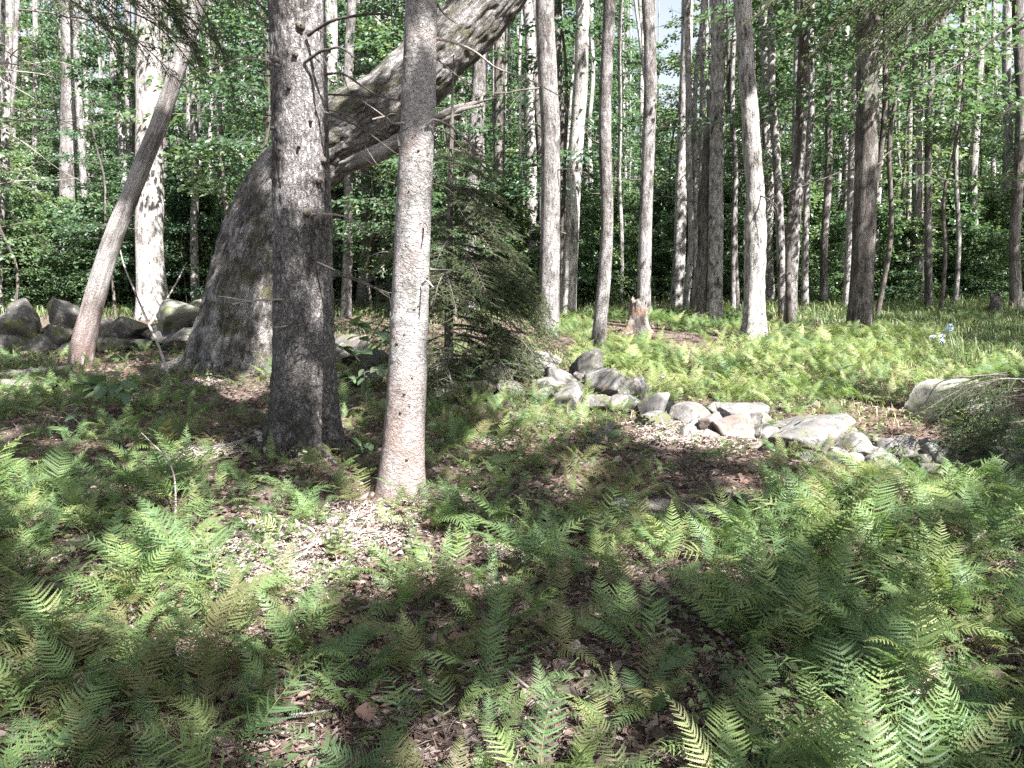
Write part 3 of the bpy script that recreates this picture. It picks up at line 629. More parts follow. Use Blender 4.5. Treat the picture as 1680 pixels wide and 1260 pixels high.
# -- the trees one can tell apart further in: name, label, foot (u, v), width, u at top edge, bark ...
T = [
 ('maple_tree', 'slim pale trunk at the far left edge, nearest to the edge', 8, 476, 13, 3, 'pale_bark', {}),
 ('maple_tree', 'thin white trunk second from the left edge', 21, 468, 9, 20, 'pale_bark', {}),
 ('maple_tree', 'straight grey brown trunk standing behind the round left boulder', 106, 492, 26, 116, 'grey_bark', dict(snags=3, bend=.05)),
 ('maple_tree', 'thick pale peeling trunk behind the leaning barkless dead tree', 250, 522, 44, 238, 'pale_bark', dict(bend=.08, flare=.5)),
 ('maple_tree', 'thin dark mottled trunk left of the thick pale peeling trunk', 216, 486, 13, 186, 'mottled_bark', dict(bend=.06)),
 ('maple_tree', 'slender mottled trunk touching the left side of the thick pale trunk', 226, 480, 12, 208, 'mottled_bark', {}),
 ('maple_tree', 'brown slender trunk touching the right side of the thick pale trunk', 266, 492, 15, 268, 'brown_bark', dict(snags=2)),
 ('maple_tree', 'mottled trunk halfway between the thick pale trunk and the massive leaning tree', 316, 478, 18, 306, 'mottled_bark', dict(bend=.05, snags=2)),
 ('maple_tree', 'dark twin trunk close behind the mottled trunk left of the massive leaning tree', 330, 462, 12, 318, 'mottled_bark', {}),
 ('maple_tree', 'dark thin trunk just left of the massive leaning tree', 402, 470, 13, 392, 'mottled_bark', dict(snags=3)),
 ('maple_tree', 'pale trunk directly right of the thick spruce, passing behind the bend', 549, 500, 22, 545, 'pale_bark', {}),
 ('maple_tree', 'grey trunk under the arch of the massive leaning tree, left one', 566, 520, 16, 578, 'grey_bark', {}),
 ('maple_tree', 'grey trunk under the arch of the massive leaning tree, middle one', 594, 505, 22, 604, 'grey_bark', dict(bend=.04)),
 ('maple_tree', 'pale narrow trunk under the arch of the massive leaning tree, right one', 628, 495, 15, 616, 'pale_bark', {}),
 ('maple_tree', 'smooth grey trunk behind the small dark conifer', 768, 520, 27, 787, 'grey_bark', dict(bend=.05)),
 ('maple_tree', 'pale mottled trunk between the slim pale fir and the smooth grey trunk', 738, 500, 17, 735, 'mottled_bark', {}),
 ('maple_tree', 'dark trunk rising just right of the small dark conifer top', 822, 500, 19, 822, 'brown_bark', dict(snags=3)),
 ('maple_tree', 'speckled trunk close left of the straight thick grey trunk', 872, 500, 19, 862, 'mottled_bark', dict(snags=2)),
 ('maple_tree', 'straight thick grey trunk behind the tip of the conifer boughs', 900, 552, 32, 896, 'grey_bark', dict(bend=.03, flare=.25, amp=.04)),
 ('maple_tree', 'thin dark trunk just right of the straight thick grey trunk', 922, 512, 13, 918, 'brown_bark', {}),
 ('maple_tree', 'smooth trunk with pale sunlit top leaning slightly right, before the stump', 931, 520, 24, 957, 'pale_bark', dict(bend=.05)),
 ('maple_tree', 'slim grey trunk growing out of the stone wall', 978, 588, 21, 998, 'grey_bark', dict(bend=.04, flare=.4)),
 ('birch_tree', 'very thin white stem between the slim wall tree and the stump', 1018, 498, 7, 1022, 'white_wood', {}),
 ('maple_tree', 'smooth violet grey trunk rising right behind the broken stump', 1056, 530, 21, 1066, 'grey_bark', {}),
 ('maple_tree', 'blotchy pale trunk second to the right of the stump', 1110, 506, 20, 1130, 'mottled_bark', dict(snags=3)),
 ('maple_tree', 'mottled trunk standing against the dark snag', 1172, 530, 24, 1176, 'mottled_bark', dict(snags=2, amp=.07)),
 ('maple_tree', 'slim trunk just right of the white dead trunk', 1264, 500, 15, 1250, 'pale_bark', {}),
 ('maple_tree', 'brown trunk third to the right of the white dead trunk', 1297, 532, 19, 1320, 'grey_bark', dict(bend=.06)),
 ('birch_tree', 'thin white stem high between the white dead trunk and the ridged brown trunk', 1318, 486, 10, 1316, 'white_wood', {}),
 ('maple_tree', 'dark slim trunk left of the ridged brown trunk', 1352, 505, 12, 1362, 'brown_bark', {}),
 ('maple_tree', 'pale slim trunk just left of the ridged brown trunk', 1383, 492, 10, 1392, 'pale_bark', {}),
 ('pine_tree', 'ridged brown trunk standing alone at the edge of the shaded grass', 1411, 548, 35, 1427, 'brown_bark', dict(flare=.4, amp=.06)),
 ('maple_tree', 'pale trunk peeping out right behind the ridged brown trunk', 1436, 488, 13, 1446, 'pale_bark', {}),
 ('maple_tree', 'brown slim trunk in the shade right of the ridged brown trunk', 1464, 466, 12, 1458, 'brown_bark', {}),
 ('birch_tree', 'thin white stem left of the grey trunk at the far grass edge', 1482, 492, 8, 1500, 'white_wood', {}),
 ('maple_tree', 'grey trunk standing at the far edge of the shaded grass', 1506, 498, 17, 1512, 'grey_bark', dict(bend=.05)),
 ('maple_tree', 'grey trunk between the far grass edge trunk and the leaning pair', 1538, 480, 15, 1546, 'grey_bark', {}),
 ('maple_tree', 'slender trunk leaning right before the bright white stem', 1552, 470, 10, 1588, 'mottled_bark', {}),
 ('birch_tree', 'bright white stem on the grass near the right edge', 1594, 492, 13, 1608, 'white_wood', dict(bend=.03)),
 ('birch_tree', 'tall white trunk closest to the right edge', 1652, 480, 15, 1656, 'white_wood', dict(bend=.05)),
 ('maple_tree', 'dark trunk at the right edge in front of the tall white trunk', 1668, 512, 17, 1672, 'brown_bark', {}),
 ('maple_tree', 'pale trunk at the far left in the sun behind the boulders', 62, 478, 9, 55, 'pale_bark', {}),
]
for name, label, ub, vb, wp, ut, mat, kw in T:
    kw = dict(kw); kw['snags'] = kw.get('snags', 0) + 3; kw['bend'] = max(kw.get('bend', 0), .035)
    place_tree(name, label, ub, vb, wp, ut, mat, **kw)

# white dead trunk with a torn base, and the dark snag
place_tree('dead_tree', 'bright white barkless dead trunk in full sun with a torn foot', 1237, 556, 33, 1222, 'white_wood', bend=.05, flare=.6, taper=.45, amp=.16, seg=40, rings=160, snags=3)
place_tree('dead_snag', 'dark leaning dead snag broken off below the leaves', 1149, 528, 30, 1172, 'brown_bark', top=4.6, taper=.45, flare=.3, amp=.07, seg=24, rings=60, crown=False)

# fillers: more stems deep in the woods
rg = np.random.default_rng(21)
cnt = 0
for k in range(900):
    if cnt >= 230: break
    Y = 19 + 36 * rg.random() ** .8; u = rg.uniform(-160, 1840)
    if Y < 24 and (u > 1000 or rg.random() < .5): continue
    b = at(u, 470, Y); b[2] = float(gh(b[0], b[1])[0])
    uu, vv, _ = pix(b); wm = rg.choice([.09, .12, .16, .2, .26])
    mat = rg.choice(['grey_bark', 'pale_bark', 'mottled_bark', 'brown_bark', 'white_wood'], p=[.24, .30, .22, .12, .12])
    if mat == 'white_wood': wm = min(wm, .16)
    nm = 'birch_tree' if mat == 'white_wood' else 'background_tree'
    lab = {'grey_bark': 'slim grey trunk far back ', 'pale_bark': 'slim pale trunk far back ', 'mottled_bark': 'slim mottled trunk far back ',
           'brown_bark': 'slim dark trunk far back ', 'white_wood': 'thin white stem far back '}[mat]
    place_tree(nm, lab + place_word(u), float(u), float(vv[0]), wm * FPX / Y, float(u + rg.normal(0, 16) + (u - 840) * .03), mat, Y=Y, group='trees deep in the woods', seg=9, rings=22, bend=rg.uniform(0, .1), snags=int(rg.random() < .4), crown=False)
    cnt += 1

for k in range(58):
    u = rg.uniform(560, 1740) if k < 46 else rg.uniform(-60, 420); Y = rg.uniform(16.5, 25)
    if any(abs(u - uk) < 24 for uk in (898, 945, 985, 1060, 1237, 1418, 1600)): continue
    b = at(u, 480, Y); b[2] = float(gh(b[0], b[1])[0]); vv = pix(b)[1]
    mat = rg.choice(['pale_bark', 'mottled_bark', 'grey_bark', 'brown_bark'], p=[.3, .4, .2, .1]); wm = rg.uniform(.07, .19)
    place_tree('background_tree', {'pale_bark': 'thin pale stem halfway back ', 'mottled_bark': 'thin mottled stem halfway back ', 'grey_bark': 'thin grey stem halfway back ', 'brown_bark': 'thin dark stem halfway back '}[mat] + place_word(u),
               float(u), float(vv[0]), wm * FPX / Y, float(u + rg.normal(0, 22)), mat, Y=Y, group='thin stems halfway back', seg=10, rings=26, bend=rg.uniform(.02, .12), snags=int(rg.integers(0, 4)), crown=False)

# ------------------------------------------------------------------ unseen canopy added for shade: leaves shared among trees, cut open towards the sunlit spots
LIT = [  # ellipses in the photograph where sun reaches the floor: u, v, ru, rv
 (300, 850, 75, 32), (215, 955, 105, 38), (330, 955, 80, 25), (455, 840, 80, 40), (450, 925, 115, 55), (420, 985, 55, 25), (600, 835, 100, 42), (610, 905, 70, 22), (760, 885, 75, 24), (850, 905, 50, 20), (680, 880, 45, 25),
 (480, 1120, 55, 38), (510, 1200, 45, 45), (40, 800, 55, 25), (100, 860, 30, 20), (20, 1090, 70, 14), (190, 1050, 25, 8), (290, 1050, 30, 9),
 (740, 1175, 55, 18), (800, 1235, 55, 35), (965, 1150, 60, 48), (880, 1100, 25, 25), (1070, 1200, 45, 22), (1000, 1250, 70, 20),
 (1430, 1095, 75, 42), (1560, 1230, 55, 38), (1640, 930, 60, 42), (1640, 1000, 40, 25), (1530, 800, 60, 28), (1440, 850, 55, 30), (1250, 1230, 70, 30), (1560, 1110, 60, 38), (1660, 840, 40, 25),
 (1085, 890, 85, 20), (1250, 885, 45, 26), (1310, 830, 60, 16), (1150, 845, 60, 9), (1040, 840, 40, 8), (960, 870, 30, 10), (1350, 955, 25, 10),
 (1150, 715, 95, 16), (1235, 742, 50, 10), (1080, 700, 40, 14), (905, 690, 70, 18), (850, 655, 55, 30), (790, 725, 40, 8), (745, 770, 45, 8), (870, 720, 35, 8), (960, 760, 35, 12),
 (1000, 650, 100, 30), (1200, 690, 90, 25), (1340, 720, 110, 30), (1470, 755, 70, 14), (915, 625, 50, 34), (1420, 760, 70, 14),
 (1150, 608, 230, 40), (1400, 640, 230, 48), (1560, 600, 120, 30), (1050, 588, 110, 16), (1300, 585, 170, 22), (1540, 690, 50, 40), (1250, 650, 120, 25),
 (50, 640, 60, 9), (335, 628, 40, 8), (340, 742, 75, 10), (30, 480, 70, 12), (180, 487, 60, 10), (260, 505, 60, 12), (180, 600, 60, 8), (230, 760, 40, 6), (120, 720, 60, 8), (400, 640, 25, 10),
 (580, 740, 40, 8), (560, 690, 30, 14),
]
LITA = np.array(LIT, float)
SPH = []      # sunlit spots on stems: point and radius
def spot(u, v, r, Y): SPH.append((*at(u, v, Y), r * Y / FPX))
for v in range(-60, 320, 28): spot(508, v, 30, SF)
for u, v, r in [(478, 30, 24), (485, 60, 22), (480, 160, 20), (478, 240, 22), (470, 300, 18), (486, 440, 16), (488, 470, 15), (484, 590, 14), (482, 630, 15), (520, 520, 10), (545, 690, 22), (530, 705, 18), (555, 670, 14)]: spot(u, v, r, SF)
for v in list(range(330, 480, 24)) + list(range(580, 800, 24)): spot(675 - (v - 330) * .03, v, 30, FF)
for u, v, r in [(688, 70, 18), (700, 250, 14), (684, 215, 12), (690, 20, 14), (690, 290, 16)]: spot(u, v, r, FF)
for v in list(range(190, 330, 30)) + list(range(360, 560, 30)): spot(1236, v, 22, 13.0)
for v in range(0, 520, 60): spot(244, v, 22, 16.0)
for u, v, r in [(436, 480, 14), (440, 545, 13), (438, 585, 14), (770, 50, 45), (735, 100, 25), (560, 240, 18), (780, 160, 22)]: spot(u, v, r, LY - .5)
for u, v, r in [(145, 500, 22), (165, 440, 22), (195, 370, 18), (320, 20, 16), (295, 90, 16), (278, 150, 14), (140, 560, 16)]: spot(u, v, r, DY - .1)
for u, v, r in [(893, 20, 20), (905, 490, 20), (900, 525, 22), (947, 130, 20), (940, 250, 20), (995, 90, 18), (990, 160, 18), (985, 420, 14), (1066, 40, 16), (1060, 150, 16), (1050, 530, 25), (1045, 505, 20), (985, 400, 15)]: spot(u, v, r, 12.0)
for u, v, r in [(1424, 200, 18), (1420, 130, 16), (1605, 350, 20), (1602, 420, 18), (1600, 470, 16), (1655, 200, 20), (1655, 280, 20), (1652, 120, 18), (1512, 180, 14), (1485, 400, 12), (107, 440, 22), (105, 470, 22), (110, 330, 16), (100, 520, 26), (300, 518, 24)]: spot(u, v, r, 15.0)
SPH = np.array(SPH)

# unseen stems added to carry the shade leaves
for x, y, lab in [(6.5, -3.5, 'tall unseen maple added for shade, behind the viewer on the right'), (2.0, -6.0, 'tall unseen maple added for shade, straight behind the viewer'), (-4.5, -4.0, 'tall unseen maple added for shade, behind the viewer on the left'),
                  (9.0, 2.5, 'tall unseen maple added for shade, beside the right edge'), (12.0, 7.0, 'tall unseen maple added for shade, further along the right edge'), (-6.5, 1.5, 'tall unseen maple added for shade, beside the left edge')]:
    b = np.array([x, y, float(gh(x, y)[0])]); e = b + [rg.normal(0, .4), rg.normal(0, .4), 13]
    o = thing('maple_tree', lab, 'tree', b)
    V, F, Bk = tube([b * 0 + [0, 0, -.1], (e - b) * .3 + [.05, 0, 0], (e - b) * .7, e - b], [.22, .18, .14, .05], 14, 30, flare=(.4, .4, 5, x), disp=rough_disp(.02, 3, .01, 14), seed=int(x * 3))
    link('trunk', mk_mesh('trunk', V, F, M['grey_bark'], attrs={'bark': Bk}), o)
    TREES.append((o, b, e))

NL = 125000
Gx = rg.uniform(-17, 19, NL); Gy = rg.uniform(-1.0, 30, NL)
near = rg.random(NL) < 0.45
Gx = np.where(near, rg.uniform(-7, 8, NL), Gx); Gy = np.where(near, rg.uniform(0.5, 11, NL), Gy)
Gz = gh(Gx, Gy)
cz = rg.uniform(8.6, 12.4, NL)
tt = (cz - Gz) / S[2]
C = np.stack([Gx, Gy, Gz], 1) + tt[:, None] * S[None, :]
G0 = np.stack([Gx, Gy, Gz], 1); gu, gv_, _ = pix(G0)
hf = np.where(gv_ > 1010, .30, np.where(gv_ > 780, .20, np.where((gv_ < 665) & (gv_ > 545) & (gu > 950), .12, .04)))
gu, gv_, gfw = pix(G0 + (hf / S[2])[:, None] * S[None])
# wobbling edge of the sun patches
wob = 1 + 0.45 * fbm(np.stack([Gx * 3.2, Gy * 3.2, Gz * 0], 1), 3)
lit = np.zeros(NL, bool)
g0u, g0v, _ = pix(G0 + (.02 / S[2]) * S[None] - .09 * np.array([[S[0], S[1], 0]]))
near_ = gv_ > 1000
alt = [pix(G0 + (h_ / S[2]) * S[None])[:2] for h_ in (.16, .42)]
for u, v, ru, rv in LITA:
    if v > 1040:
        for au, av in alt: lit |= near_ & (((au - u) / (ru * 1.1)) ** 2 + ((av - v) / (rv * 1.1)) ** 2 < wob ** 2)
    lit |= ((gu - u) / (ru * 1.2)) ** 2 + ((gv_ - v) / (rv * 1.2 + 3)) ** 2 < wob ** 2
    lit |= ((g0u - u) / ru) ** 2 + ((g0v - v) / (rv + 2)) ** 2 < wob ** 2
keep = ~lit
gap = fbm(np.stack([Gx * 2.6 + 3, Gy * 1.9, Gz * 0], 1), 3)
thr = np.where(Gy < 8.5, 0.36, np.where(Gy < 14, 0.08, -0.45))
keep &= gap < thr
keep &= fbm(np.stack([Gx * 6.5 + 1, Gy * 5 + 7, Gz * 0], 1), 2) < .52
shade_grass = ((gu - 1560) / 190) ** 2 + ((gv_ - 530) / 42) ** 2 < 1
for px_, py_, pz_, pr_ in SPH:
    d = C - np.array([px_, py_, pz_]); al = d @ S; d2 = (d ** 2).sum(1) - al ** 2
    keep &= ~((d2 < (pr_ * 1.25 + .05) ** 2) & (al > 0))
keep |= shade_grass & (rg.random(NL) < .8)
# extra unseen leaves added to shade parts of stems, left wall and right grass
DK = []
def dark(u, v, r, Y): DK.append((*at(u, v, Y), r * Y / FPX))
for v in range(345, 740, 26):
    for u in (455, 495, 535): dark(u, v, 26, SF)
for v in range(0, 330, 30): dark(448, v, 14, SF)
for v in list(range(90, 320, 26)) + [500, 525, 550]: dark(690 - v * .04, v, 24, FF)
for u, v in [(375, 560), (350, 580), (400, 590), (370, 510), (385, 460), (410, 400), (430, 350), (400, 430), (620, 215), (650, 190), (600, 175), (560, 220), (690, 150), (400, 520), (360, 540), (340, 590)]: dark(u, v, 38, LY - .5)
for u, v in [(205, 340), (225, 290), (245, 240), (265, 200), (130, 590)]: dark(u, v, 22, DY - .1)
for v in range(330, 540, 60): dark(1412 + (545 - v) * .03, v, 14, 13.8)
for u, v in [(44, 535), (20, 545), (95, 550), (70, 530), (175, 545), (215, 540), (330, 515), (290, 550)]: dark(u, v, 36, 11.4)
for u in range(1440, 1720, 40):
    for v in (496, 506, 518, 532, 550, 568):
        if v > 540 and u < 1600: continue
        g = gp(u, v); DK += [(g[0], g[1], g[2] + .15, 42 * g[1] / FPX)] * 2
for v in list(range(0, 190, 24)) + [340, 352]: dark(1225 + v * .02, v, 24, 13.0)
DK = np.array(DK); ND = 70
dp_ = np.repeat(DK, ND, 0); h_ = rg.uniform(8.8, 12.2, len(dp_))
off = rg.normal(0, .55, (len(dp_), 3)) * dp_[:, 3:4] * 1.2
CD = dp_[:, :3] + off + ((h_ - dp_[:, 2] - off[:, 2]) / S[2])[:, None] * S[None]
kd = np.ones(len(CD), bool)
for px_, py_, pz_, pr_ in SPH:
    d = CD - np.array([px_, py_, pz_]); al = d @ S; d2 = (d ** 2).sum(1) - al ** 2
    kd &= ~((d2 < (pr_ + .08) ** 2) & (al > 0))
C = np.concatenate([C, CD]); keep = np.concatenate([keep, kd])
# nothing may hang down into the picture from these shade leaves
_, cv_, _ = pix(C); keep &= (cv_ < -40) | (C[:, 1] < 0.5)
C = C[keep]
print('canopy leaves', len(C))
tb = np.array([0.5 * (b + e) for _, b, e in TREES])[:, :2]
own = np.argmin(((C[:, None, :2] - tb[None]) ** 2).sum(2), 1)
for i, (o, b, e) in enumerate(TREES):
    c = C[own == i]
    if len(c) < 12: continue
    n = len(c); a = rg.normal(0, 1, (n, 3)) * [1, 1, .35]; up = np.array([0, 0, 1.0]) + rg.normal(0, .45, (n, 3))
    v_, f_ = leaf_quads(c - b, a, up, rg.uniform(.13, .21, n), rg.uniform(.09, .15, n))
    link('crown', mk_mesh('crown', v_, f_, M['leaf_shade_canopy'], smooth=False), o)  # added shade leaves, parented to the nearest tree as its crown

# ------------------------------------------------------------------ understorey: leafy saplings
def sapling_meshes(seed, H=6.0, base=0.7, rad=1.7, nbr=46, per=84, leaf=(.085, .135), top_narrow=0.35):
    """returns (trunk V,F,B) and crown (V,F): tiers of nearly level leafy sprays"""
    rg = np.random.default_rng(seed)
    stem = [np.zeros(3)]
    for k in range(1, 7): stem.append(np.array([rg.normal(0, .10), rg.normal(0, .10), H * k / 6]))
    stem = np.array(stem); stem[0, 2] = -.1
    parts = [tube(stem, np.linspace(.035, .008, 7) * H / 6, 6, 20, seed=seed)]
    Cs, As = [], []
    for k in range(nbr):
        z = base + (H - base) * rg.random() ** 0.9; q = (z - base) / (H - base)
        a = rg.uniform(0, 2 * np.pi); L = rad * (1 - (1 - top_narrow) * q) * rg.uniform(.45, 1.05)
        p0 = np.array([np.interp(z, stem[:, 2], stem[:, 0]), np.interp(z, stem[:, 2], stem[:, 1]), z])
        d = np.array([math.cos(a), math.sin(a), rg.uniform(-.02, .28)])
        P = [p0, p0 + d * L * .5, p0 + d * L + [0, 0, -.12 * L]]
        parts.append(tube(P, [.010, .006, .002], 3, 4, seed=k))
        n = int(per * (.5 + L / rad * .5))
        t = rg.random(n) ** .7; sd = np.array([-d[1], d[0], 0])
        off = rg.normal(0, .22, n) * L * (1.15 - .6 * t)
        c = p0 + d[None] * (t * L)[:, None] + sd[None] * off[:, None] + np.stack([np.zeros(n), np.zeros(n), rg.normal(0, .05, n) - .06 * np.abs(off) - .1 * L * t ** 2], 1)
        Cs.append(c); As.append(d[None] * .8 + sd[None] * np.sign(off)[:, None] * .8 + rg.normal(0, .35, (n, 3)) - [0, 0, .25])
    Cc = np.concatenate(Cs); A = np.concatenate(As); n = len(Cc)
    U = np.array([0, 0, 1.0]) + rg.normal(0, .42, (n, 3))
    Ln = rg.uniform(*leaf, n)
    return join(parts), leaf_quads(Cc, A, U, Ln, Ln * rg.uniform(.55, .8, n))
SAP = []
for s, kw in enumerate([dict(H=6.5), dict(H=7.5, rad=1.9, nbr=54), dict(H=5.0, rad=1.5, base=.4), dict(H=8.5, base=2.2, rad=2.1, nbr=56), dict(H=3.2, rad=1.3, base=.25, nbr=34), dict(H=9.5, base=3.4, rad=2.4, nbr=60), dict(H=2.0, rad=1.0, base=.15, nbr=26, per=46)]):
    (tv, tf, tbk), (lv, lf) = sapling_meshes(100 + s, **kw)
    SAP.append((mk_mesh('sapling_trunk', tv, tf, M['twig_bark'], attrs={'bark': tbk}), mk_mesh('sapling_crown', lv, lf, M['leaf'], smooth=False), mk_mesh('sapling_crown', lv, lf, M['leaf_deep'], smooth=False)))
def sapling(x, y, k, s, label, group, deep=False):
    b = (x, y, float(gh(x, y)[0]))
    o = thing('sapling', label, 'sapling', b, group, rz=rg.uniform(0, 6.28)); o.scale = (s, s, s)
    link('trunk', SAP[k][0], o); link('crown', SAP[k][2 if deep else 1], o)
    return o
rg = np.random.default_rng(33)
def hides(u, y):  # keep saplings from covering the nearer named stems
    return False
n = 0
LS = ['leafy sapling ', 'tall leafy sapling ', 'bushy sapling ', 'thin sapling with a high leafy top ', 'low bushy sapling ', 'tall sapling with leaves only high up ', 'knee high leafy sapling ']
KEYS = [(245, 17, 26), (110, 22, 12), (1237, 14, 15), (1416, 16, 15), (1600, 21, 8), (898, 15, 14), (945, 17, 14), (988, 13, 14), (1060, 15, 12), (1150, 16, 14), (1175, 15, 12), (1654, 20, 8)]
def clearing(x, Y, u): return (Y < 19 and 850 < u < 1350) or (Y < 22 and u > 1350)
for k in range(900):
    if n >= 235: break
    Y = 12.5 + 29 * rg.random() ** .75; u = rg.uniform(-200, 1880)
    x = (u - 840) / FPX * Y
    kind = rg.choice(7, p=[.2, .18, .13, .15, .12, .16, .06])
    if kind in (3, 5):
        if Y < 14 and rg.random() < .6: continue
    elif Y < 16 or clearing(x, Y, u): continue
    if (rg.random() < .62 or u < 320) and any(Y < yk + .5 and abs(u - uk) < wk + 500 / Y for uk, yk, wk in KEYS): continue
    sapling(x, Y, kind, rg.uniform(.75, 1.25), LS[kind] + place_word(u), 'leafy saplings in the understorey', rg.random() < .45)
    n += 1

# ------------------------------------------------------------------ geometry nodes scatter for what nobody could count
def scatter(name, P, rot, scl, idx, protos, label):
    me = bpy.data.meshes.new(name); me.vertices.add(len(P)); me.vertices.foreach_set('co', np.asarray(P, np.float32).ravel())
    a = me.attributes.new('rot', 'FLOAT_VECTOR', 'POINT'); a.data.foreach_set('vector', np.asarray(rot, np.float32).ravel())
    a = me.attributes.new('scl', 'FLOAT', 'POINT'); a.data.foreach_set('value', np.asarray(scl, np.float32))
    a = me.attributes.new('idx', 'INT', 'POINT'); a.data.foreach_set('value', np.asarray(idx, np.int32))
    o = link(name, me); tag(o, label, kind='stuff')
    g = bpy.data.node_groups.new(name, 'GeometryNodeTree')
    g.interface.new_socket('Geometry', in_out='INPUT', socket_type='NodeSocketGeometry'); g.interface.new_socket('Geometry', in_out='OUTPUT', socket_type='NodeSocketGeometry')
    gi = g.nodes.new('NodeGroupInput'); go = g.nodes.new('NodeGroupOutput'); jn = g.nodes.new('GeometryNodeJoinGeometry')
    def attr(nm, ty):
        n = g.nodes.new('GeometryNodeInputNamedAttribute'); n.data_type = ty; n.inputs['Name'].default_value = nm; return n.outputs[0]
    ra, sa, ia = attr('rot', 'FLOAT_VECTOR'), attr('scl', 'FLOAT'), attr('idx', 'INT')
    for k, pr in enumerate(protos):
        oi = g.nodes.new('GeometryNodeObjectInfo'); oi.inputs['Object'].default_value = pr; oi.inputs['As Instance'].default_value = True
        cmp_ = g.nodes.new('FunctionNodeCompare'); cmp_.data_type = 'INT'; cmp_.operation = 'EQUAL'; g.links.new(ia, cmp_.inputs[2]); cmp_.inputs[3].default_value = k
        ip = g.nodes.new('GeometryNodeInstanceOnPoints')
        g.links.new(gi.outputs[0], ip.inputs['Points']); g.links.new(cmp_.outputs[0], ip.inputs['Selection']); g.links.new(oi.outputs['Geometry'], ip.inputs['Instance'])
        e2r = g.nodes.new('FunctionNodeEulerToRotation'); g.links.new(ra, e2r.inputs[0]); g.links.new(e2r.outputs[0], ip.inputs['Rotation'])
        g.links.new(sa, ip.inputs['Scale']); g.links.new(ip.outputs[0], jn.inputs[0])
    g.links.new(jn.outputs[0], go.inputs[0])
    md = o.modifiers.new('scatter', 'NODES'); md.node_group = g
    return o

crowns = [o for o in col.objects if o.name.startswith('crown') and o.data.name.startswith('sapling')]
protos = []
for me in [s[1] for s in SAP[:4]] + [s[2] for s in SAP[:4]]:
    for o in crowns:
        if o.data == me: protos.append(o); break
n = 230
Y = rg.uniform(36, 80, n); x = (rg.uniform(-300, 1980, n) - 840) / FPX * Y
z = gh(x, Y) - .3
nb = 1500
yb = 19 + 22 * rg.random(nb); ub_ = rg.uniform(-150, 1830, nb); xb = (ub_ - 840) / FPX * yb
qb = ~((yb < 20.5) & (ub_ > 1000)); xb, yb = xb[qb], yb[qb]; nb = len(xb)
lowp = []
for me in (SAP[6][1], SAP[4][1]):
    for o in crowns:
        if o.data == me: lowp.append(o); break
scatter('undergrowth', np.stack([xb, yb, gh(xb, yb) - .1], 1), np.stack([xb * 0, xb * 0, rg.uniform(0, 6.28, nb)], 1), rg.uniform(.35, 1.15, nb), rg.integers(0, len(lowp), nb), lowp, 'low green leafy undergrowth filling the floor of the woods')
scatter('distant_woods', np.stack([x, Y, z], 1), np.stack([x * 0, x * 0, rg.uniform(0, 6.28, n)], 1), rg.uniform(1.0, 2.3, n), rg.integers(0, len(protos), n), protos, 'green mass of far leafy woods closing the background')

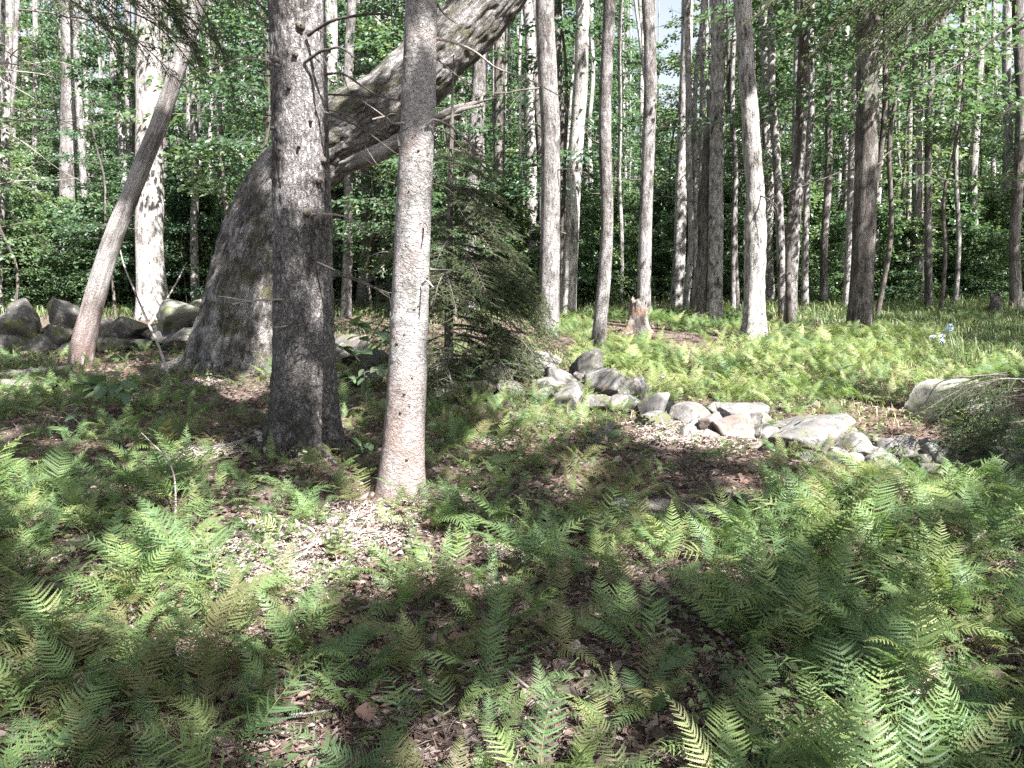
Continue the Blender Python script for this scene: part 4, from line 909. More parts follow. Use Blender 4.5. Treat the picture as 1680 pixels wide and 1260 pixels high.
# ------------------------------------------------------------------ ferns
def frond_mesh(name, mat, seed, L=0.50, bow=0.9, pairs=20, npin=6, wide=0.19, stipe=0.28, sway=0.0, ragged=0.0):
    rg = np.random.default_rng(seed)
    # rachis: rises, then arches over
    n = 26; t = np.linspace(0, 1, n)
    ang = R(78) - bow * (t ** 1.5) * R(95) 
    dx = np.cos(ang); dz = np.sin(ang)
    rx = np.r_[0, np.cumsum((dx[1:] + dx[:-1]) / 2)] * L / (n - 1); rz = np.r_[0, np.cumsum((dz[1:] + dz[:-1]) / 2)] * L / (n - 1)
    ry = sway * L * t ** 2
    Pc = np.stack([rx, ry, rz], 1)
    Tn = np.gradient(Pc, axis=0); Tn /= np.linalg.norm(Tn, axis=1)[:, None]
    side = np.array([0, 1.0, 0]); side = side[None] - (Tn @ side)[:, None] * Tn; side /= np.linalg.norm(side, axis=1)[:, None]
    up = np.cross(Tn, side); up = np.where(up[:, 2:3] < 0, -up, up)
    PV, PF = [], []
    for k in range(pairs):
        q = k / (pairs - 1); s = stipe + (1 - stipe) * (q ** 0.92) * 0.985
        pl = max(wide * L * min(1.0, .62 + 1.7 * q) * (1 - q) ** .85 * 1.06, .006)
        for sg in (-1, 1):
            if rg.random() < ragged: continue
            i = min(s + rg.normal(0, .006), .998)
            p = np.array([np.interp(i, t, Pc[:, c]) for c in range(3)]); T_ = np.array([np.interp(i, t, Tn[:, c]) for c in range(3)])
            sd = np.array([np.interp(i, t, side[:, c]) for c in range(3)]); u_ = np.array([np.interp(i, t, up[:, c]) for c in range(3)])
            fwd = rg.uniform(.25, .42) + .35 * q
            d = sd * sg + T_ * fwd + u_ * (rg.uniform(-.05, .18) + ragged * rg.normal(0, 2.2)); d /= np.linalg.norm(d)
            ll = pl * rg.uniform(.84, 1.1)
            m = max(4, int(round(npin * 1.7 * (ll / (wide * L)) ** .5)))
            tp = np.linspace(0, 1, 2 * m + 1)
            mid = p + d[None] * (tp * ll)[:, None] - u_[None] * (tp ** 2 * ll * .20)[:, None] + T_[None] * (tp ** 2 * ll * .20)[:, None]
            b = np.cross(d, u_); b /= np.linalg.norm(b)
            tw = rg.normal(0, .16); b = b + u_ * tw
            w0 = .0062 * (L / .5) * (ll / (wide * L)) ** .45
            wl = w0 * np.clip(1.12 - tp, 0, 1) ** .62 * np.where(np.arange(2 * m + 1) % 2 == 1, 1.18, .58) * rg.uniform(.85, 1.15, 2 * m + 1)
            wl[0] = w0 * .35; wl[-1] = .0004
            sh = d[None] * (wl * .55)[:, None]; cup = u_[None] * (wl * .22)[:, None]
            base_i = sum(len(c) for c in PV)
            PV.append(np.stack([mid - b[None] * wl[:, None] + sh + cup, mid, mid + b[None] * wl[:, None] + sh + cup], 1).reshape(-1, 3))
            ar = np.arange(2 * m)[:, None] * 3 + base_i
            PF.append(np.concatenate([ar + [[0, 1, 4]], ar + [[0, 4, 3]], ar + [[1, 2, 5]], ar + [[1, 5, 4]]]))
    V, F = np.concatenate(PV), np.concatenate(PF)
    tv, tf, _ = tube(Pc, np.linspace(.0022, .0006, n), 4, 20)
    tf3 = np.concatenate([tf[:, [0, 1, 2]], tf[:, [0, 2, 3]]])
    VV = np.concatenate([V, tv]); FF = np.concatenate([F, tf3 + len(V)])
    me = mk_mesh(name, VV, FF, smooth=False, mats=[mat, M['stem']], midx=np.r_[np.zeros(len(F), int), np.ones(len(tf3), int)])
    return me
FR = {}
for key in ('fern', 'fern_olive', 'fern_yellow'):
    FR[key] = [frond_mesh('frond', M[key], 7 * s + len(key), L=.50 + .05 * (s % 3 - 1), bow=[.42, .65, .9, .55, 1.1, .75, 1.35, .5, .85, .7][s], pairs=[22, 20, 24, 21, 19, 23, 20, 25, 18, 22][s], wide=[.20, .18, .22, .19, .21, .17, .20, .16, .23, .19][s], sway=[0, .1, -.12, .15, -.08, .05, .25, -.22, .3, -.3][s], ragged=[0, .04, 0, .08, .02, 0, .12, .03, .15, .06][s]) for s in range(10)]

rg = np.random.default_rng(55)
# candidates on a jittered grid
step = .13
xs, ys = np.meshgrid(np.arange(-9, 11, step), np.arange(1.75, 19, step))
fx = (xs + rg.uniform(-.5, .5, xs.shape) * step).ravel(); fy = (ys + rg.uniform(-.5, .5, ys.shape) * step).ravel()
fz = gh(fx, fy)
fu, fv, ffw = pix(np.stack([fx, fy, fz], 1))
def zone(u0, v0, u1, v1, wgt, mat, size): return (u0, v0, u1, v1, wgt, mat, size)
# later zones override earlier ones
Z = [zone(-400, 780, 2100, 2000, 0.5, 'fern', .95), zone(380, 980, 1130, 1160, .55, 'mix', .8), zone(-400, 990, 420, 1300, .9, 'mix', 1.0), zone(-400, 780, 330, 1000, .9, 'fern', 1.05),
     zone(1180, 800, 2100, 2000, .85, 'fern', 1.1), zone(350, 780, 860, 960, .22, 'fern', .85), zone(800, 880, 1200, 990, .6, 'fern', .9), zone(860, 830, 1200, 880, .3, 'mix', .8), zone(330, 860, 640, 985, .2, 'fern', .7),
     zone(700, 640, 1400, 830, .6, 'mix', .75), zone(1020, 680, 1260, 760, .06, 'mix', .5), zone(1060, 770, 1260, 830, .16, 'mix', .6), zone(300, 640, 700, 780, .2, 'mix', .75), zone(-400, 640, 300, 790, .36, 'fern', .9),
     zone(1280, 765, 2000, 812, .4, 'fern', .55), zone(550, 812, 770, 880, .6, 'fern', .85), zone(950, 548, 1560, 672, .5, 'yellow', .95), zone(880, 520, 1250, 556, .4, 'fern', 1.0), zone(1590, 600, 2000, 770, .6, 'fern', .9), zone(-400, 560, 900, 640, .2, 'mix', .7),
     zone(-400, 455, 880, 520, .12, 'fern', .9), zone(1250, 470, 2000, 545, .14, 'fern', .8)]
wgt = np.zeros(len(fx)); kind = np.array(['fern'] * len(fx), dtype=object); size = np.ones(len(fx))
for u0, v0, u1, v1, w_, m_, s_ in Z:
    q = (fu > u0) & (fu < u1) & (fv > v0) & (fv <= v1)
    wgt[q] = w_; kind[q] = m_; size[q] = s_
cl = fbm(np.stack([fx * 1.5, fy * 1.5, fx * 0], 1), 3)
wgt = wgt * np.clip(1 + np.where(kind == 'yellow', 2.8, 1.5) * cl, .1, 1.8)
ok = rg.random(len(fx)) < wgt
# no ferns inside stems
for (bx, by, br) in [(sb[0], sb[1], .42), (fb[0], fb[1], .22), (lb[0], lb[1], .85), (db[0], db[1], .3), (*gp(1046, 540)[:2], .7), (*gp(1046, 552)[:2], .9), (*gp(1237, 556)[:2], .6), (*gp(1150, 565)[:2], .6)]:
    ok &= np.hypot(fx - bx, fy - by) > br
# the wall line is kept clear
WALL = np.array([gp(860, 640)[:2], gp(985, 655)[:2], gp(1080, 690)[:2], gp(1200, 715)[:2], gp(1340, 745)[:2], gp(1500, 765)[:2]])
for a, b in zip(WALL[:-1], WALL[1:]):
    ab = b - a; q = np.clip(((fx - a[0]) * ab[0] + (fy - a[1]) * ab[1]) / (ab @ ab), 0, 1)
    ok &= np.hypot(fx - a[0] - q * ab[0], fy - a[1] - q * ab[1]) > .17
idx = np.where(ok)[0]
# individuals: the ones that show largest inside the frame
infr = (fu > -40) & (fu < 1720) & (fv > 500) & (fv < 1330)
near_i = [i for i in idx if infr[i]]
near_i.sort(key=lambda i: ffw[i] / size[i])
indiv = set(near_i[:285])
print('ferns', len(idx), 'in frame', len(near_i))
def fern_place(u, v):
    if v > 1090: return 'at the lower left corner' if u < 420 else ('along the bottom edge, middle' if u < 1100 else 'at the lower right corner')
    if v > 920: return 'in the shaded carpet on the left' if u < 350 else ('at the near side of the sunlit litter' if u < 700 else ('in the shaded middle of the carpet' if u < 1150 else 'in the dense carpet on the right'))
    if v > 780: return 'left of the spruce foot' if u < 420 else ('around the pale fir foot' if u < 860 else ('beside the low mossy log' if u < 1250 else 'in front of the big right wall stones'))
    if v > 660: return 'in the litter left of the spruce' if u < 640 else 'in the litter below the tumbled wall'
    return 'beyond the tumbled wall'
def fern_side(u, v):
    ed = [0, 420, 1100, 1680] if v > 1090 else ([0, 350, 700, 1150, 1680] if v > 920 else ([0, 420, 860, 1250, 1680] if v > 780 else ([0, 640, 1680] if v > 660 else [950, 1560])))
    for a, b in zip(ed[:-1], ed[1:]):
        if a <= u < b: return [', left end', ', left of middle', ', right of middle', ', right end'][min(3, int((u - a) / (b - a) * 4))]
    return ''
LAB = {'fern': 'green feathery fern ', 'fern_olive': 'olive brown fading fern ', 'fern_yellow': 'yellow green fern '}
protoF = {}
stuffP = []
for i in idx:
    k = kind[i]
    m = 'fern' if k == 'fern' else ('fern_yellow' if k == 'yellow' and rg.random() < .6 else ('fern_olive' if (k == 'mix' and rg.random() < .33) else 'fern'))
    if m == 'fern' and rg.random() < .09: m = rg.choice(['fern_yellow', 'fern_olive'])
    nf = int(rg.integers(4, 7)); s = size[i] * rg.uniform(.45, 1.0)
    a0 = rg.uniform(0, 6.28)
    fr = []
    for j in range(nf):
        az = a0 + j * 6.283 / nf + rg.normal(0, .45)
        tilt = rg.uniform(-.12, .50)
        fr.append((int(rg.integers(0, 10)), (rg.normal(0, .20), tilt, az), s * rg.uniform(.55, 1.12), rg.normal(0, .03, 2)))
    if i in indiv:
        o = thing('fern', ('tall ' if s > .88 else ('small ' if s < .62 else '')) + LAB[m] + fern_place(fu[i], fv[i]) + fern_side(fu[i], fv[i]), 'fern', (fx[i], fy[i], fz[i] - .01), {'fern': 'green ferns carpeting the forest floor', 'fern_olive': 'olive brown ferns among the carpet', 'fern_yellow': 'yellow green ferns in the sun'}[m])
        for kx, rot, s_, off in fr:
            f = link('frond', FR[m][kx], o, (off[0], off[1], 0), rot, s_)
            protoF.setdefault((m, kx), f)
    else:
        for kx, rot, s_, off in fr: stuffP.append(((fx[i] + off[0], fy[i] + off[1], fz[i] - .01), rot, s_, (m, kx)))
keys = list(protoF.keys())
stuffP = [q for q in stuffP if q[3] in protoF]
scatter('fern_carpet', [q[0] for q in stuffP], [q[1] for q in stuffP], [q[2] for q in stuffP], [keys.index(q[3]) for q in stuffP], [protoF[k] for k in keys], 'feathery ferns covering the floor further back and between the larger ones')

# ------------------------------------------------------------------ litter, herbs, grass
def ground_scatter(n, u0, u1, v0, v1, seed):
    """points on the floor spread evenly over a part of the picture's ground"""
    rg = np.random.default_rng(seed)
    y = rg.uniform(1.2, 1, n)
    return rg
rg = np.random.default_rng(77)
n = 85000
y = 1.6 + (15 - 1.6) * rg.random(n) ** 1.7; x = rg.uniform(-1, 1, n) * (.74 * y + 1.0)
z = gh(x, y) + rg.uniform(0, .022, n)
a = rg.normal(0, 1, (n, 3)) * [1, 1, .25]; up = np.array([0, 0, 1.0]) + rg.normal(0, .5, (n, 3))
Ln = rg.uniform(.014, .05, n) * np.where(y > 5, 1.2, 1)
v_, f_ = leaf_quads(np.stack([x, y, z], 1), a, up, Ln, Ln * rg.uniform(.3, .7, n), fold=.3)
tag(link('leaf_litter', mk_mesh('leaf_litter', v_, f_, M['litter'], smooth=False)), 'brown and grey dead leaves strewn over the forest floor', kind='stuff')

# pale dry debris, coloured bright to strengthen the sun patches; whole curled leaves
M['bleached'] = leaf_mat('sunlit_tone_debris', [(0.22, 0.175, 0.16), (0.36, 0.305, 0.295), (0.47, 0.42, 0.415), (0.30, 0.23, 0.20)], trans=0.1, rough=0.7, obj_rand=0.0)  # tone set bright to stand in for strong sun on the litter
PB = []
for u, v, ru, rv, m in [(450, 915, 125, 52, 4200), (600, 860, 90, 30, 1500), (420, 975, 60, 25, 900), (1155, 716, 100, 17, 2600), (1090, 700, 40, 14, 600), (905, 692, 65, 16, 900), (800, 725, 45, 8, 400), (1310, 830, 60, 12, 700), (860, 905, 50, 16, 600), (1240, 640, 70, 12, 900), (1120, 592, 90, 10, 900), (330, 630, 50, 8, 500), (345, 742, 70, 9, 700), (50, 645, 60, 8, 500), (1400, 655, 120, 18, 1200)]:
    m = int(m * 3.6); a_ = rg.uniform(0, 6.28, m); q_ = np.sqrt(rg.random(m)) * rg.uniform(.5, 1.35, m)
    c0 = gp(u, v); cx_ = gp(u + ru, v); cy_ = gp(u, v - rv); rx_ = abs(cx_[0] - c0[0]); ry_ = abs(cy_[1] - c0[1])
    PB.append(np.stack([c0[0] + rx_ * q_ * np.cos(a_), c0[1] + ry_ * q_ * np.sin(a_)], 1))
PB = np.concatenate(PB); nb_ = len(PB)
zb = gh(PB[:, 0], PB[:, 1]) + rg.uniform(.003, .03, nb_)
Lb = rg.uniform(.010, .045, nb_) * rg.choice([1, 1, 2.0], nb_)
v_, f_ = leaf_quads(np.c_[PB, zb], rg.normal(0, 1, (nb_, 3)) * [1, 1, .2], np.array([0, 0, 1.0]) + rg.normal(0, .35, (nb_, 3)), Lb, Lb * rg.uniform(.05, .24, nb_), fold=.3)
tag(link('sun_patch_debris', mk_mesh('sun_patch_debris', v_, f_, M['bleached'], smooth=False)), 'pale dry leaf and needle debris brightening the sun patches on the floor', kind='stuff')
n = 1900
y = 1.7 + 8 * rg.random(n) ** 1.4; x = rg.uniform(-1, 1, n) * (.72 * y + .6); z = gh(x, y) + rg.uniform(.005, .03, n)
st = np.linspace(0, 1, 5); wd = np.array([.03, .75, 1, .62, .02])
Ln = rg.uniform(.045, .10, n); az = rg.uniform(0, 6.28, n); cu = rg.uniform(-2.2, 2.2, n); sc2 = rg.uniform(-1, 1.6, n); Wd = Ln * rg.uniform(.25, .4, n)
T_ = np.stack([np.cos(az), np.sin(az), rg.normal(0, .2, n)], 1); B_ = np.stack([-np.sin(az), np.cos(az), rg.normal(0, .35, n)], 1); U_ = np.cross(T_, B_)
rows = []
for s_, w_ in zip(st, wd):
    c = np.stack([x, y, z], 1) + T_ * (Ln * s_)[:, None] + U_ * (cu * Ln * (s_ - .5) ** 2 * .5)[:, None]
    for e in (-1, 0, 1): rows.append(c + B_ * (Wd * w_ * e)[:, None] + U_ * (sc2 * Wd * w_ * abs(e) * .5)[:, None])
V = np.stack(rows, 1).reshape(-1, 3); i = np.arange(n)[:, None] * 15
F = np.concatenate([np.concatenate([i + [[3 * r + c, 3 * r + 3 + c, 3 * r + 4 + c, 3 * r + 1 + c]] for c in (0, 1)]) for r in range(4)])
tag(link('fallen_leaves', mk_mesh('fallen_leaves', V, F, M['litter'])), 'whole curled dead leaves lying among the ferns', kind='stuff')

# needles, bark flakes and fine twig debris
n = 60000
y = 1.6 + (13 - 1.6) * rg.random(n) ** 1.7; x = rg.uniform(-1, 1, n) * (.74 * y + 1.0)
z = gh(x, y) + rg.uniform(.002, .03, n)
a = rg.normal(0, 1, (n, 3)) * [1, 1, .16]; up = np.array([0, 0, 1.0]) + rg.normal(0, .3, (n, 3))
Ln = rg.uniform(.025, .12, n)
v_, f_ = leaf_quads(np.stack([x, y, z], 1), a, up, Ln, rg.uniform(.002, .0055, n), fold=.3)
tag(link('twig_debris', mk_mesh('twig_debris', v_, f_, M['litter'], smooth=False)), 'fine dead twigs and needles scattered over the litter', kind='stuff')

# small herbs and seedlings
n = 7500
y = 2.0 + (20 - 2.0) * rg.random(n) ** 1.25; x = rg.uniform(-1, 1, n) * (.74 * y + 1.0)
cln = fbm(np.stack([x * 1.1, y * 1.1, x * 0], 1), 3); q = cln > np.where(y > 8, -.1, .12)
x, y = x[q], y[q]; n = len(x); z = gh(x, y)
Cs, As = [], []
for k in range(5):
    az = rg.uniform(0, 6.28, n); h = rg.uniform(.02, .13, n)
    Cs.append(np.stack([x + rg.normal(0, .02, n), y + rg.normal(0, .02, n), z + h], 1)); As.append(np.stack([np.cos(az), np.sin(az), rg.uniform(-.2, .5, n)], 1))
Cc = np.concatenate(Cs); A = np.concatenate(As); nn = len(Cc); Ln = rg.uniform(.022, .06, nn)
v_, f_ = leaf_quads(Cc, A, np.array([0, 0, 1.0]) + rg.normal(0, .3, (nn, 3)), Ln, Ln * rg.uniform(.4, .7, nn))
tag(link('ground_cover', mk_mesh('ground_cover', v_, f_, M['herb'], smooth=False)), 'small leafy seedlings and herbs on the forest floor', kind='stuff')

# grass in the shaded clearing on the right and the sunny strip behind the wall
def grass_patch(name, n, sampler, hrange, label, wid=.006, mat='grass'):
    x, y = sampler(n); n = len(x); z = gh(x, y)
    az = rg.uniform(0, 6.28, n); h = rg.uniform(*hrange, n); bend = rg.uniform(.3, 1.3, n)
    d = np.stack([np.cos(az), np.sin(az), np.zeros(n)], 1); sd = np.stack([-np.sin(az), np.cos(az), np.zeros(n)], 1) * (wid * rg.uniform(.6, 1.4, n))[:, None]
    b = np.stack([x, y, z - .01], 1); m = b + d * (h * bend * .3)[:, None] + np.array([0, 0, 1.0]) * (h * .6)[:, None]; t = b + d * (h * bend)[:, None] + np.array([0, 0, 1.0]) * (h * (1 - .42 * bend))[:, None]
    V = np.stack([b - sd, b + sd, m + sd * .8, m - sd * .8, t], 1).reshape(-1, 3); i = np.arange(n)[:, None] * 5
    F = np.concatenate([i + [[0, 1, 2]], i + [[0, 2, 3]], i + [[3, 2, 4]]], 1).reshape(-1, 3)
    tag(link(name, mk_mesh(name, V, F, M[mat], smooth=False)), label, kind='stuff')
def samp_far(n):
    y = 9.5 + 22 * rg.random(n) ** 1.3; x = rg.uniform(-1, 1, n) * (.74 * y + 1)
    u, v, _ = pix(np.stack([x, y, gh(x, y)], 1))
    q = (u > 1180) | (fbm(np.stack([x * .6, y * .6, x * 0], 1), 2) > .05)
    return x[q], y[q]
grass_patch('grass', 30000, samp_far, (.05, .24), 'tufts of green grass growing in the clearing beyond the stone wall', .008)
def samp_right(n):
    y = 10.5 + 12 * rg.random(n); x = y * rg.uniform(.40, .74, n); return x, y
grass_patch('meadow_grass', 20000, samp_right, (.08, .30), 'soft green grass of the shaded clearing near the right edge', .008)
def samp_back(n):
    y = rg.uniform(16.5, 29, n); x = rg.uniform(-1, 1, n) * (.74 * y + 1); return x, y
grass_patch('tall_grass', 26000, samp_back, (.12, .42), 'taller green weeds and grass under the far trees', .011)
def samp_mid(n):
    y = rg.uniform(6.6, 11.5, n); x = rg.uniform(.5, 8.5, n)
    q = fbm(np.stack([x * .9, y * .9, x * 0], 1), 2) > -.05
    return x[q], y[q]
grass_patch('sunny_strip_grass', 9000, samp_mid, (.04, .15), 'short sunlit grass and weeds behind the stone wall', .004, 'sunlit_grass')

# ------------------------------------------------------------------ stones
bm = bmesh.new(); bmesh.ops.create_icosphere(bm, subdivisions=4, radius=1); bm.verts.ensure_lookup_table()
IV4 = np.array([v.co[:] for v in bm.verts]); IF4 = np.array([[v.index for v in f.verts] for f in bm.faces]); bm.free()
def stone_mesh(seed, w, d, h, mat, cuts=16, name='stone'):
    rg = np.random.default_rng(seed)
    v = IV4.copy()
    for k in range(cuts):
        n = rg.normal(0, 1, 3); n /= np.linalg.norm(n); off = rg.uniform(.42, .78)
        e = v @ n - off; v = v - np.clip(e, 0, None)[:, None] * n * .98
    v = v * (1 + .09 * fbm(v * 1.3 + seed, 3) + .03 * fbm(v * 5 + seed, 3))[:, None]
    v = v / np.abs(v).max(0) * np.array([w / 2, d / 2, h / 2])
    v = v + .006 * fbm(v * 30 + seed, 2)[:, None] * v / (np.linalg.norm(v, axis=1)[:, None] + 1e-6)
    return mk_mesh(name, v, IF4, M[mat])
def stone_at(parent, base, u, v, wpx, hpx, mat, seed, Y=None, tilt=0.0, depth=.8, name='stone', sink=.0):
    """u, v = centre in the photograph"""
    if Y is None: Y = gp(u, v + hpx * .5)[1] + wpx * .25 * gp(u, v + hpx * .5)[1] / FPX
    c = at(u, v, Y); k = Y / FPX
    me = stone_mesh(seed, wpx * k, wpx * k * depth, hpx * k * 1.12, mat)
    return link(name, me, parent, c - base - np.array([0, 0, sink]), (rg.normal(0, .1), -tilt, rg.normal(0, .25)))
# right-hand wall
wb = gp(1100, 690)
wall = thing('stone_wall', 'tumbled grey dry stone wall running from the conifer to the right edge', 'wall', wb)
for k, (u, v, wp, hp, m, tl) in enumerate([
    (868, 592, 90, 52, 'stone', .1), (920, 620, 56, 50, 'stone', 0), (922, 648, 60, 40, 'stone', .1), (890, 645, 34, 30, 'stone', 0), (965, 600, 50, 55, 'dark_stone', 0), (1004, 625, 82, 52, 'stone', -.35), (1050, 632, 46, 50, 'stone', .3),
    (970, 652, 52, 36, 'dark_stone', .2), (1022, 658, 50, 30, 'stone', -.1), (1072, 660, 56, 40, 'stone', .35), (1070, 682, 52, 28, 'dark_stone', .1), (1094, 662, 26, 24, 'stone', 0), (880, 668, 34, 20, 'stone', 0),
    (1140, 678, 62, 34, 'stone', 0), (1205, 668, 96, 34, 'stone', .25), (1168, 685, 34, 44, 'brown_stone', .3), (1215, 692, 74, 42, 'brown_stone', .1), (1130, 700, 36, 26, 'stone', 0), (1160, 708, 34, 22, 'brown_stone', 0),
    (1325, 708, 150, 58, 'stone', .12), (1262, 700, 54, 34, 'stone', -.2), (1275, 728, 44, 24, 'brown_stone', 0), (1240, 722, 36, 22, 'brown_stone', 0), (1405, 728, 70, 44, 'stone', .45), (1385, 745, 72, 34, 'stone', .1), (1440, 722, 42, 32, 'brown_stone', 0), (1484, 718, 48, 30, 'brown_stone', -.2),
    (1452, 745, 44, 28, 'stone', .2), (1490, 738, 62, 34, 'stone', .1), (1512, 752, 60, 34, 'dark_stone', 0), (1330, 742, 60, 26, 'dark_stone', 0), (1430, 756, 70, 20, 'stone', 0), (945, 640, 40, 36, 'dark_stone', 0), (1000, 652, 40, 30, 'stone', 0), (1045, 660, 40, 30, 'stone', 0), (1110, 676, 40, 26, 'dark_stone', 0), (1178, 672, 50, 30, 'stone', 0), (1245, 690, 50, 34, 'stone', 0), (1300, 690, 70, 36, 'stone', 0), (1370, 712, 70, 40, 'stone', 0), (1425, 742, 50, 30, 'stone', 0), (905, 632, 50, 36, 'stone', 0), (955, 625, 40, 34, 'stone', 0), (1030, 640, 50, 36, 'stone', 0), (1150, 690, 50, 26, 'stone', 0), (1548, 742, 64, 44, 'stone', 0), (1595, 746, 64, 42, 'dark_stone', 0), (1645, 750, 74, 44, 'dark_stone', 0), (1520, 730, 50, 34, 'stone', 0), (1470, 730, 60, 40, 'stone', .2), (1440, 745, 60, 34, 'stone', 0)]):
    stone_at(wall, wb, u, v, wp * 1.22, hp * 1.25, m, 300 + k, tilt=tl, sink=.055, depth=1.0)
# stones under and behind the conifer: middle stretch of the old wall
mb_ = gp(770, 640)
mwall = thing('stone_wall', 'shaded middle stretch of old stone wall behind the two front trunks', 'wall', mb_)
for k, (u, v, wp, hp) in enumerate([(570, 575, 70, 46), (610, 590, 60, 40), (730, 610, 60, 44), (770, 605, 66, 46), (815, 612, 60, 46), (790, 630, 50, 34), (750, 632, 48, 28), (840, 638, 46, 30), (600, 620, 50, 30), (720, 640, 50, 26)]):
    stone_at(mwall, mb_, u, v, wp * 1.15, hp * 1.2, 'dark_stone', 400 + k, sink=.04)
# left-hand wall
lw = gp(60, 575)
lwall = thing('stone_wall', 'mossy boulder wall at the left edge beside the leaning dead tree', 'wall', lw)
for k, (u, v, wp, hp, m) in enumerate([(44, 532, 78, 66, 'dark_stone'), (104, 516, 64, 46, 'dark_stone'), (98, 548, 60, 40, 'dark_stone'), (12, 540, 40, 62, 'dark_stone'), (300, 520, 96, 50, 'mossy_stone'), (290, 548, 70, 34, 'dark_stone'), (-30, 545, 60, 60, 'dark_stone'), (340, 512, 60, 44, 'dark_stone'), (175, 545, 50, 40, 'dark_stone'), (215, 540, 60, 40, 'dark_stone'), (310, 560, 90, 34, 'dark_stone'), (250, 548, 40, 26, 'dark_stone'), (20, 574, 84, 46, 'dark_stone'), (76, 572, 80, 42, 'dark_stone'), (130, 572, 66, 40, 'dark_stone'), (190, 568, 76, 40, 'dark_stone'), (240, 568, 66, 36, 'dark_stone'), (300, 574, 90, 36, 'dark_stone'), (350, 562, 66, 44, 'dark_stone'), (-30, 574, 70, 44, 'dark_stone')]):
    stone_at(lwall, lw, u, v, wp * 1.12, hp * 1.15, m, 500 + k, Y=11.6 if k != 10 else 11.0)
for k, (u, v, wp, hp, m, lab) in enumerate([
    (1562, 668, 135, 92, 'mossy_stone', 'large mossy pale boulder half hidden by the arching conifer bough'),
    (938, 855, 44, 38, 'mossy_stone', 'small mossy stone in the litter right of the pale fir'),
    (1000, 708, 50, 26, 'stone', 'flat grey stone lying in the litter below the wall'),
    (983, 722, 30, 18, 'stone', 'little grey stone below the flat one in the litter'),
    (878, 866, 26, 16, 'stone', 'small pale stone left of the mossy stone'),
    (1010, 840, 22, 22, 'dark_stone', 'small dark stone at the left end of the mossy log'),
    (1062, 1010, 40, 16, 'dark_stone', 'low dark stone among the ferns in front'),
    (1070, 1207, 24, 16, 'stone', 'small white pebble in the litter near the bottom edge'),
    (1120, 640, 60, 14, 'stone', 'flat stone in the sunny ferns behind the wall'),
    (1240, 636, 60, 16, 'brown_stone', 'flat pinkish stone in the sunny ferns behind the wall')]):
    p = gp(u, v + hp * .4)
    o = thing('boulder' if k == 0 else 'stone', lab, 'boulder' if k == 0 else 'stone', p)
    Y_ = p[1] + wp * .25 * p[1] / FPX; c = at(u, v, Y_) - p
    link('body', stone_mesh(600 + k, wp * Y_ / FPX, wp * Y_ / FPX * .8, hp * Y_ / FPX * 1.15, m, name='rock_body'), o, c, (0, 0, rg.normal(0, .2)))

# ------------------------------------------------------------------ stumps
def stump(label, u, v, wpx, hpx, mat, seed):
    b = gp(u, v); k = b[1] / FPX
    o = thing('tree_stump', label, 'stump', b); rg = np.random.default_rng(seed)
    H = hpx * k; r = wpx * k / 2
    V, F, Bk = tube([[0, 0, -.1], [0, 0, H * .3], [0, 0, H * .7], [0, 0, H]], [r, r * .85, r * .8, r * .78], 60, 60, flare=(1.5, H * .20, 5, 1.0), disp=rough_disp(r * .16, 5, r * .10, 20), seed=seed)
    th = np.tile(np.arange(60) / 60 * 2 * np.pi, 60); q = np.repeat(np.linspace(0, 1, 60), 60)
    V[:, 2] += np.where(q > .75, (q - .75) * 4, 0) * H * .28 * fbm(np.stack([np.cos(th) * 3, np.sin(th) * 3, th * 0 + seed], 1), 3)
    link('trunk', mk_mesh('trunk', V, F, M[mat], attrs={'bark': Bk}), o)
    v_, f_, b_ = tube([[0, 0, H * .5], [0, 0, H * .84], [0, 0, H * .86]], [r * .5, r * .72, r * .03], 24, 8, disp=rough_disp(r * .1, 9, r * .1, 30), seed=seed + 1)
    link('rotten_core', mk_mesh('rotten_core', v_, f_, M['stump_wood'], attrs={'bark': b_}), o)
stump('broken orange brown stump with flaring roots in the clearing', 1046, 545, 36, 54, 'stump_wood', 5)
stump('small dark stump in the shaded grass near the right edge', 1631, 517, 20, 34, 'brown_bark', 6)

# ------------------------------------------------------------------ logs and fallen branches
def ground_stick(name, label, pts, r0, r1, mat, lift=.01, cat=None, group=None, seg=8, amp=.2):
    P = []
    for q in pts:
        if len(q) == 2: g = gp(*q); g[2] += lift
        else: g = gp(q[0], q[1]); g = at(q[0], q[1] - q[2], g[1])
        P.append(g)
    P = np.array(P); b = P[0].copy()
    V, F, Bk = tube(P - b, np.linspace(r0, r1, len(P)), seg, 16 * len(P), disp=rough_disp(r0 * amp, 8, r0 * amp * .6, 40), seed=int(abs(b[0]) * 10) % 30)
    o = link(name, mk_mesh(name, V, F, M[mat], attrs={'bark': Bk}), loc=b)
    return tag(o, label, cat or name.split('_')[-1], group)
ground_stick('fallen_log', 'low mossy log lying across the litter behind the front ferns', [(1010, 838), (1090, 843), (1150, 850), (1205, 852)], .06, .045, 'old_bark', .03, 'log', seg=20)
ground_stick('fallen_log', 'long thin log in shade behind the front ferns on the right', [(1190, 826), (1290, 828), (1380, 830)], .035, .02, 'old_bark', .03, 'log', seg=14)
ground_stick('fallen_log', 'bleached fallen log at the left edge in a patch of sun', [(-30, 640), (40, 642), (95, 646)], .08, .07, 'stump_wood', .05, 'log', seg=20)
ground_stick('fallen_log', 'grey fallen log just above the bleached log at the left edge', [(-10, 622), (50, 618), (120, 612)], .05, .04, 'grey_bark', .05, 'log', seg=14)
ground_stick('fallen_branch', 'pale straight branch lying before the left boulders', [(32, 585, 4), (70, 578, 4), (110, 571, 4)], .03, .022, 'pale_twig', .08, 'branch')
